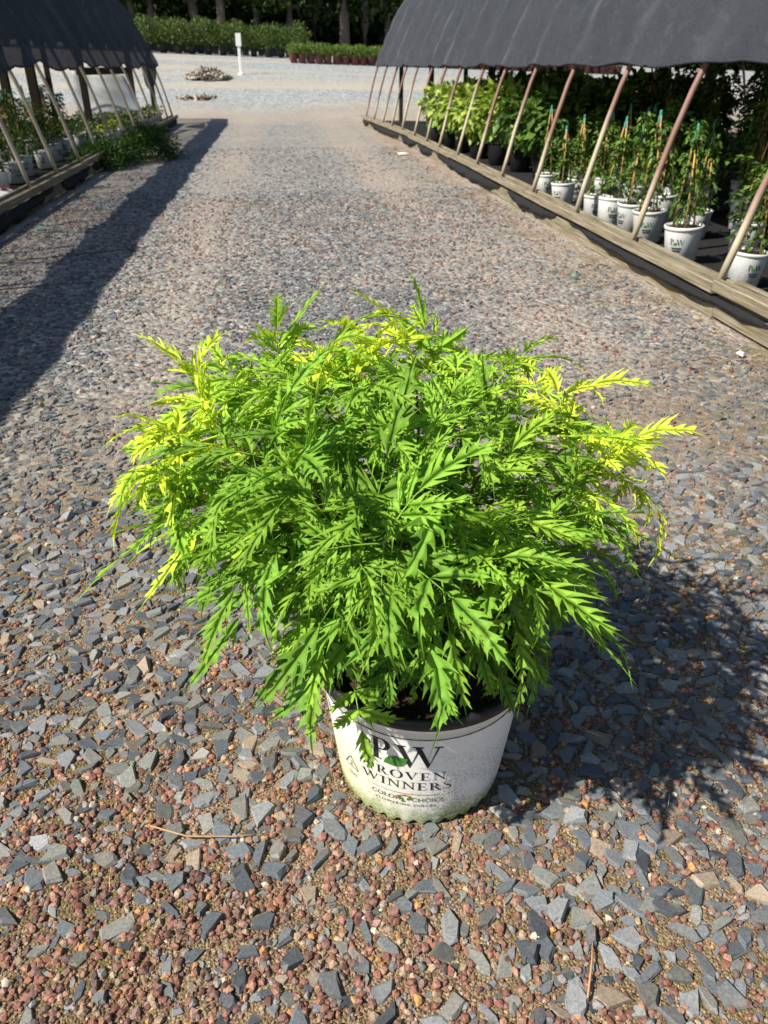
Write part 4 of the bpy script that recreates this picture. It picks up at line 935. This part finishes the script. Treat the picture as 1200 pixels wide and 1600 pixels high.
# ------------------------------------------------------------------ trees
def tree_parts(seed):
    r = np.random.default_rng(seed); h = r.uniform(11, 15); tr = r.uniform(.15, .24); m = MB()
    pts = [(r.normal(0, .06) * i * .3, r.normal(0, .06) * i * .3, h * .85 * i / 7 - (.2 if i == 0 else 0)) for i in range(8)]; m.tube(pts, tr, 9, [1.25, 1, .9, .8, .68, .55, .4, .2])
    cen = []
    for q in range(12):
        z = h * r.uniform(.16, .8); a = r.uniform(0, 6.28); ln = r.uniform(1.4, 3.0) * (1.15 - z / h * .6); i0 = int(min(6, z / (h * .85) * 7)); b = Vector(pts[i0]); b.z = z
        e = b + Vector((math.cos(a) * ln, math.sin(a) * ln, r.uniform(-.1, 1.0))); m.tube([b, b.lerp(e, .5) + Vector((0, 0, .12)), e], tr * .32, 5, [1, .7, .25]); cen += [np.array(e), np.array(b.lerp(e, .6))]
    cen += [np.array((r.normal(0, .8), r.normal(0, .8), h * r.uniform(.75, 1.0))) for _ in range(6)]
    P = []
    for c in cen: P.append(c + r.normal(0, 1, (130, 3)) * np.array([.72, .72, .42]))
    P = np.vstack(P); P[:, 2] = np.maximum(P[:, 2], 1.0); n = len(P)
    return m.mesh('trunk', 'tree_bark'), foliage_mesh('crown', P, .30, shade_cols(n, (.012, .030, .008), (.07, .13, .025), r=r, p=1.3), .25, r.normal(0, 1, (n, 3)), r, 1.1)
TP = [tree_parts(400 + i) for i in range(6)]
def tree(x, y, i, label, group):
    o = empty('woodland_tree', (x, y, float(zt(x, y))), random.uniform(0, 6)); s = random.uniform(.85, 1.2); o.scale = (s, s, s); tag(o, label, 'tree', group)
    ob('trunk', TP[i % 6][0], o); ob('crown', TP[i % 6][1], o)
fx = [-9.5, -7.3, -6.2, -4.0, -2.4, -.6, 1.2, 2.6, 4.1, 5.4, 6.7, 8.0, 9.6]
for i, x in enumerate(fx): tree(x, 50 + random.uniform(-1.2, 1.2), i, f'tall tree with bare lower trunk, {ordn(i + 1)} from left at the wood edge', 'front trees of the wood')
for i in range(44):
    x = -34 + i * 1.65; tree(x + random.uniform(-.5, .5), random.uniform(53, 66), i, f'dark tree deeper in the wood, {ordn(i + 1)} from the left', 'deeper trees of the wood')
n = 52000; P = np.stack([rng.uniform(-40, 48, n), 51.5 + 24 * rng.uniform(0, 1, n) ** .8, rng.uniform(0, 1, n)], 1); P[:, 2] = P[:, 2] ** 1.4 * np.interp(P[:, 1], [51, 58, 66, 76], [1.2, 2.8, 8, 17]) + zt(P[:, 0], P[:, 1])
ug = ob('undergrowth', foliage_mesh('undergrowth', P, .74, shade_cols(n, (.010, .022, .007), (.045, .085, .017)), .1, rng.normal(0, 1, (n, 3)), rng, 1.2)); tag(ug, 'dark leafy undergrowth beneath the trees of the wood', 'undergrowth', kind='stuff')

# ------------------------------------------------------------------ litter on the drive
def litter(name, pts, r_, mat, label, cat): 
    z0 = pts[0]; o = MB().tube([(p[0] - z0[0], p[1] - z0[1], p[2]) for p in pts], r_, 5, [1] * (len(pts) - 1) + [.4]).build(name, mat, None, loc=(z0[0], z0[1], 0)); return tag(o, label, cat)
litter('dry_twig', [(-.31, .985, .016), (-.24, .955, .014), (-.16, .945, .013), (-.10, .945, .012)], .0016, 'dry_straw', 'thin bent reddish brown twig on the gravel left of the pot', 'twig')
litter('dry_twig', [(.385, .59, .016), (.41, .64, .018), (.435, .70, .014)], .0018, 'dry_straw', 'dark straight straw lying on stones at the lower right', 'twig')
litter('dry_stalk', [(-2.0, 5.9, .03), (-1.4, 6.15, .03), (-.95, 6.4, .02)], .005, 'stem_bark', 'long dry stalk lying across the shadowed drive at left', 'twig')
litter('dry_stalk', [(-2.1, 4.95, .03), (-1.75, 5.1, .03), (-1.35, 5.25, .02)], .005, 'stem_bark', 'shorter dry stalk in the shadow at the left picture edge', 'twig')
def scrap(name, x, y, s, mat, label, cat, rz):
    m = MB(); m.v = [(-s, -s * .6, .010), (s * .8, -s * .7, .018), (s, s * .5, .012), (-s * .7, s * .6, .022), (0, 0, .03)]; m.f = [(0, 1, 4), (1, 2, 4), (2, 3, 4), (3, 0, 4)]
    o = m.build(name, mat, None, smooth=False, loc=(x, y, .012)); o.rotation_euler.z = rz; md = o.modifiers.new('solid', 'SOLIDIFY'); md.thickness = .002; tag(o, label, cat)
scrap('paper_scrap', 2.02, 13.4, .10, 'paper', 'white paper scrap on the far drive near the right timber edge', 'scrap', .4)
scrap('paper_scrap', 2.17, 3.36, .028, 'paper', 'small white scrap on mossy ground by the near right board', 'scrap', 1.0)
scrap('plant_tag', -2.05, 7.3, .035, 'teal_plastic', 'teal plastic tag on the shaded ground by the left timber edge', 'tag', .3)
scrap('plant_tag', 1.92, 5.0, .03, 'teal_plastic', 'small teal plastic bit on the ground by the right boards', 'tag', 2.0)

def straw(name, n, fx, label, seed, smax):
    r = np.random.default_rng(seed); x, y = fx(r, n); tv = np.array([(-1, -.03, 0), (1, -.02, 0), (1, .02, 0), (-1, .03, 0), (0, 0, .06)]); tt = np.array([(0, 1, 4), (1, 2, 4), (2, 3, 4), (3, 0, 4)])
    s_ = r.uniform(.3, 1, n) * smax; P = np.stack([x, y, near_bump(x, y) + .008 + r.uniform(0, .012, n)], 1); V, T = scatter(tv, tt, rand_rot(n, .12, r), np.stack([s_, s_ * r.uniform(.7, 2.2, n), s_], 1), P)
    c = np.array([(.30, .17, .09), (.40, .27, .15), (.20, .11, .065), (.46, .35, .22)])[r.integers(0, 4, n)] * r.uniform(.6, 1.1, (n, 1))
    return tag(ob(name, np_mesh(name, V, T, 'gravel', np.repeat(c, 5, 0))), label, 'litter', kind='stuff')
straw('straw_litter', 2600, lambda r, n: (lambda y: (2.30 - np.abs(r.normal(0, .22, n)), y))(r.uniform(2.2, 18, n)), 'brown straw and leaf litter along the right timber edge', 31, .045)
straw('straw_litter', 900, lambda r, n: (r.uniform(-2.2, 2.2, n), r.uniform(.5, 9, n)), 'scattered bits of dry straw over the gravel drive', 33, .022)
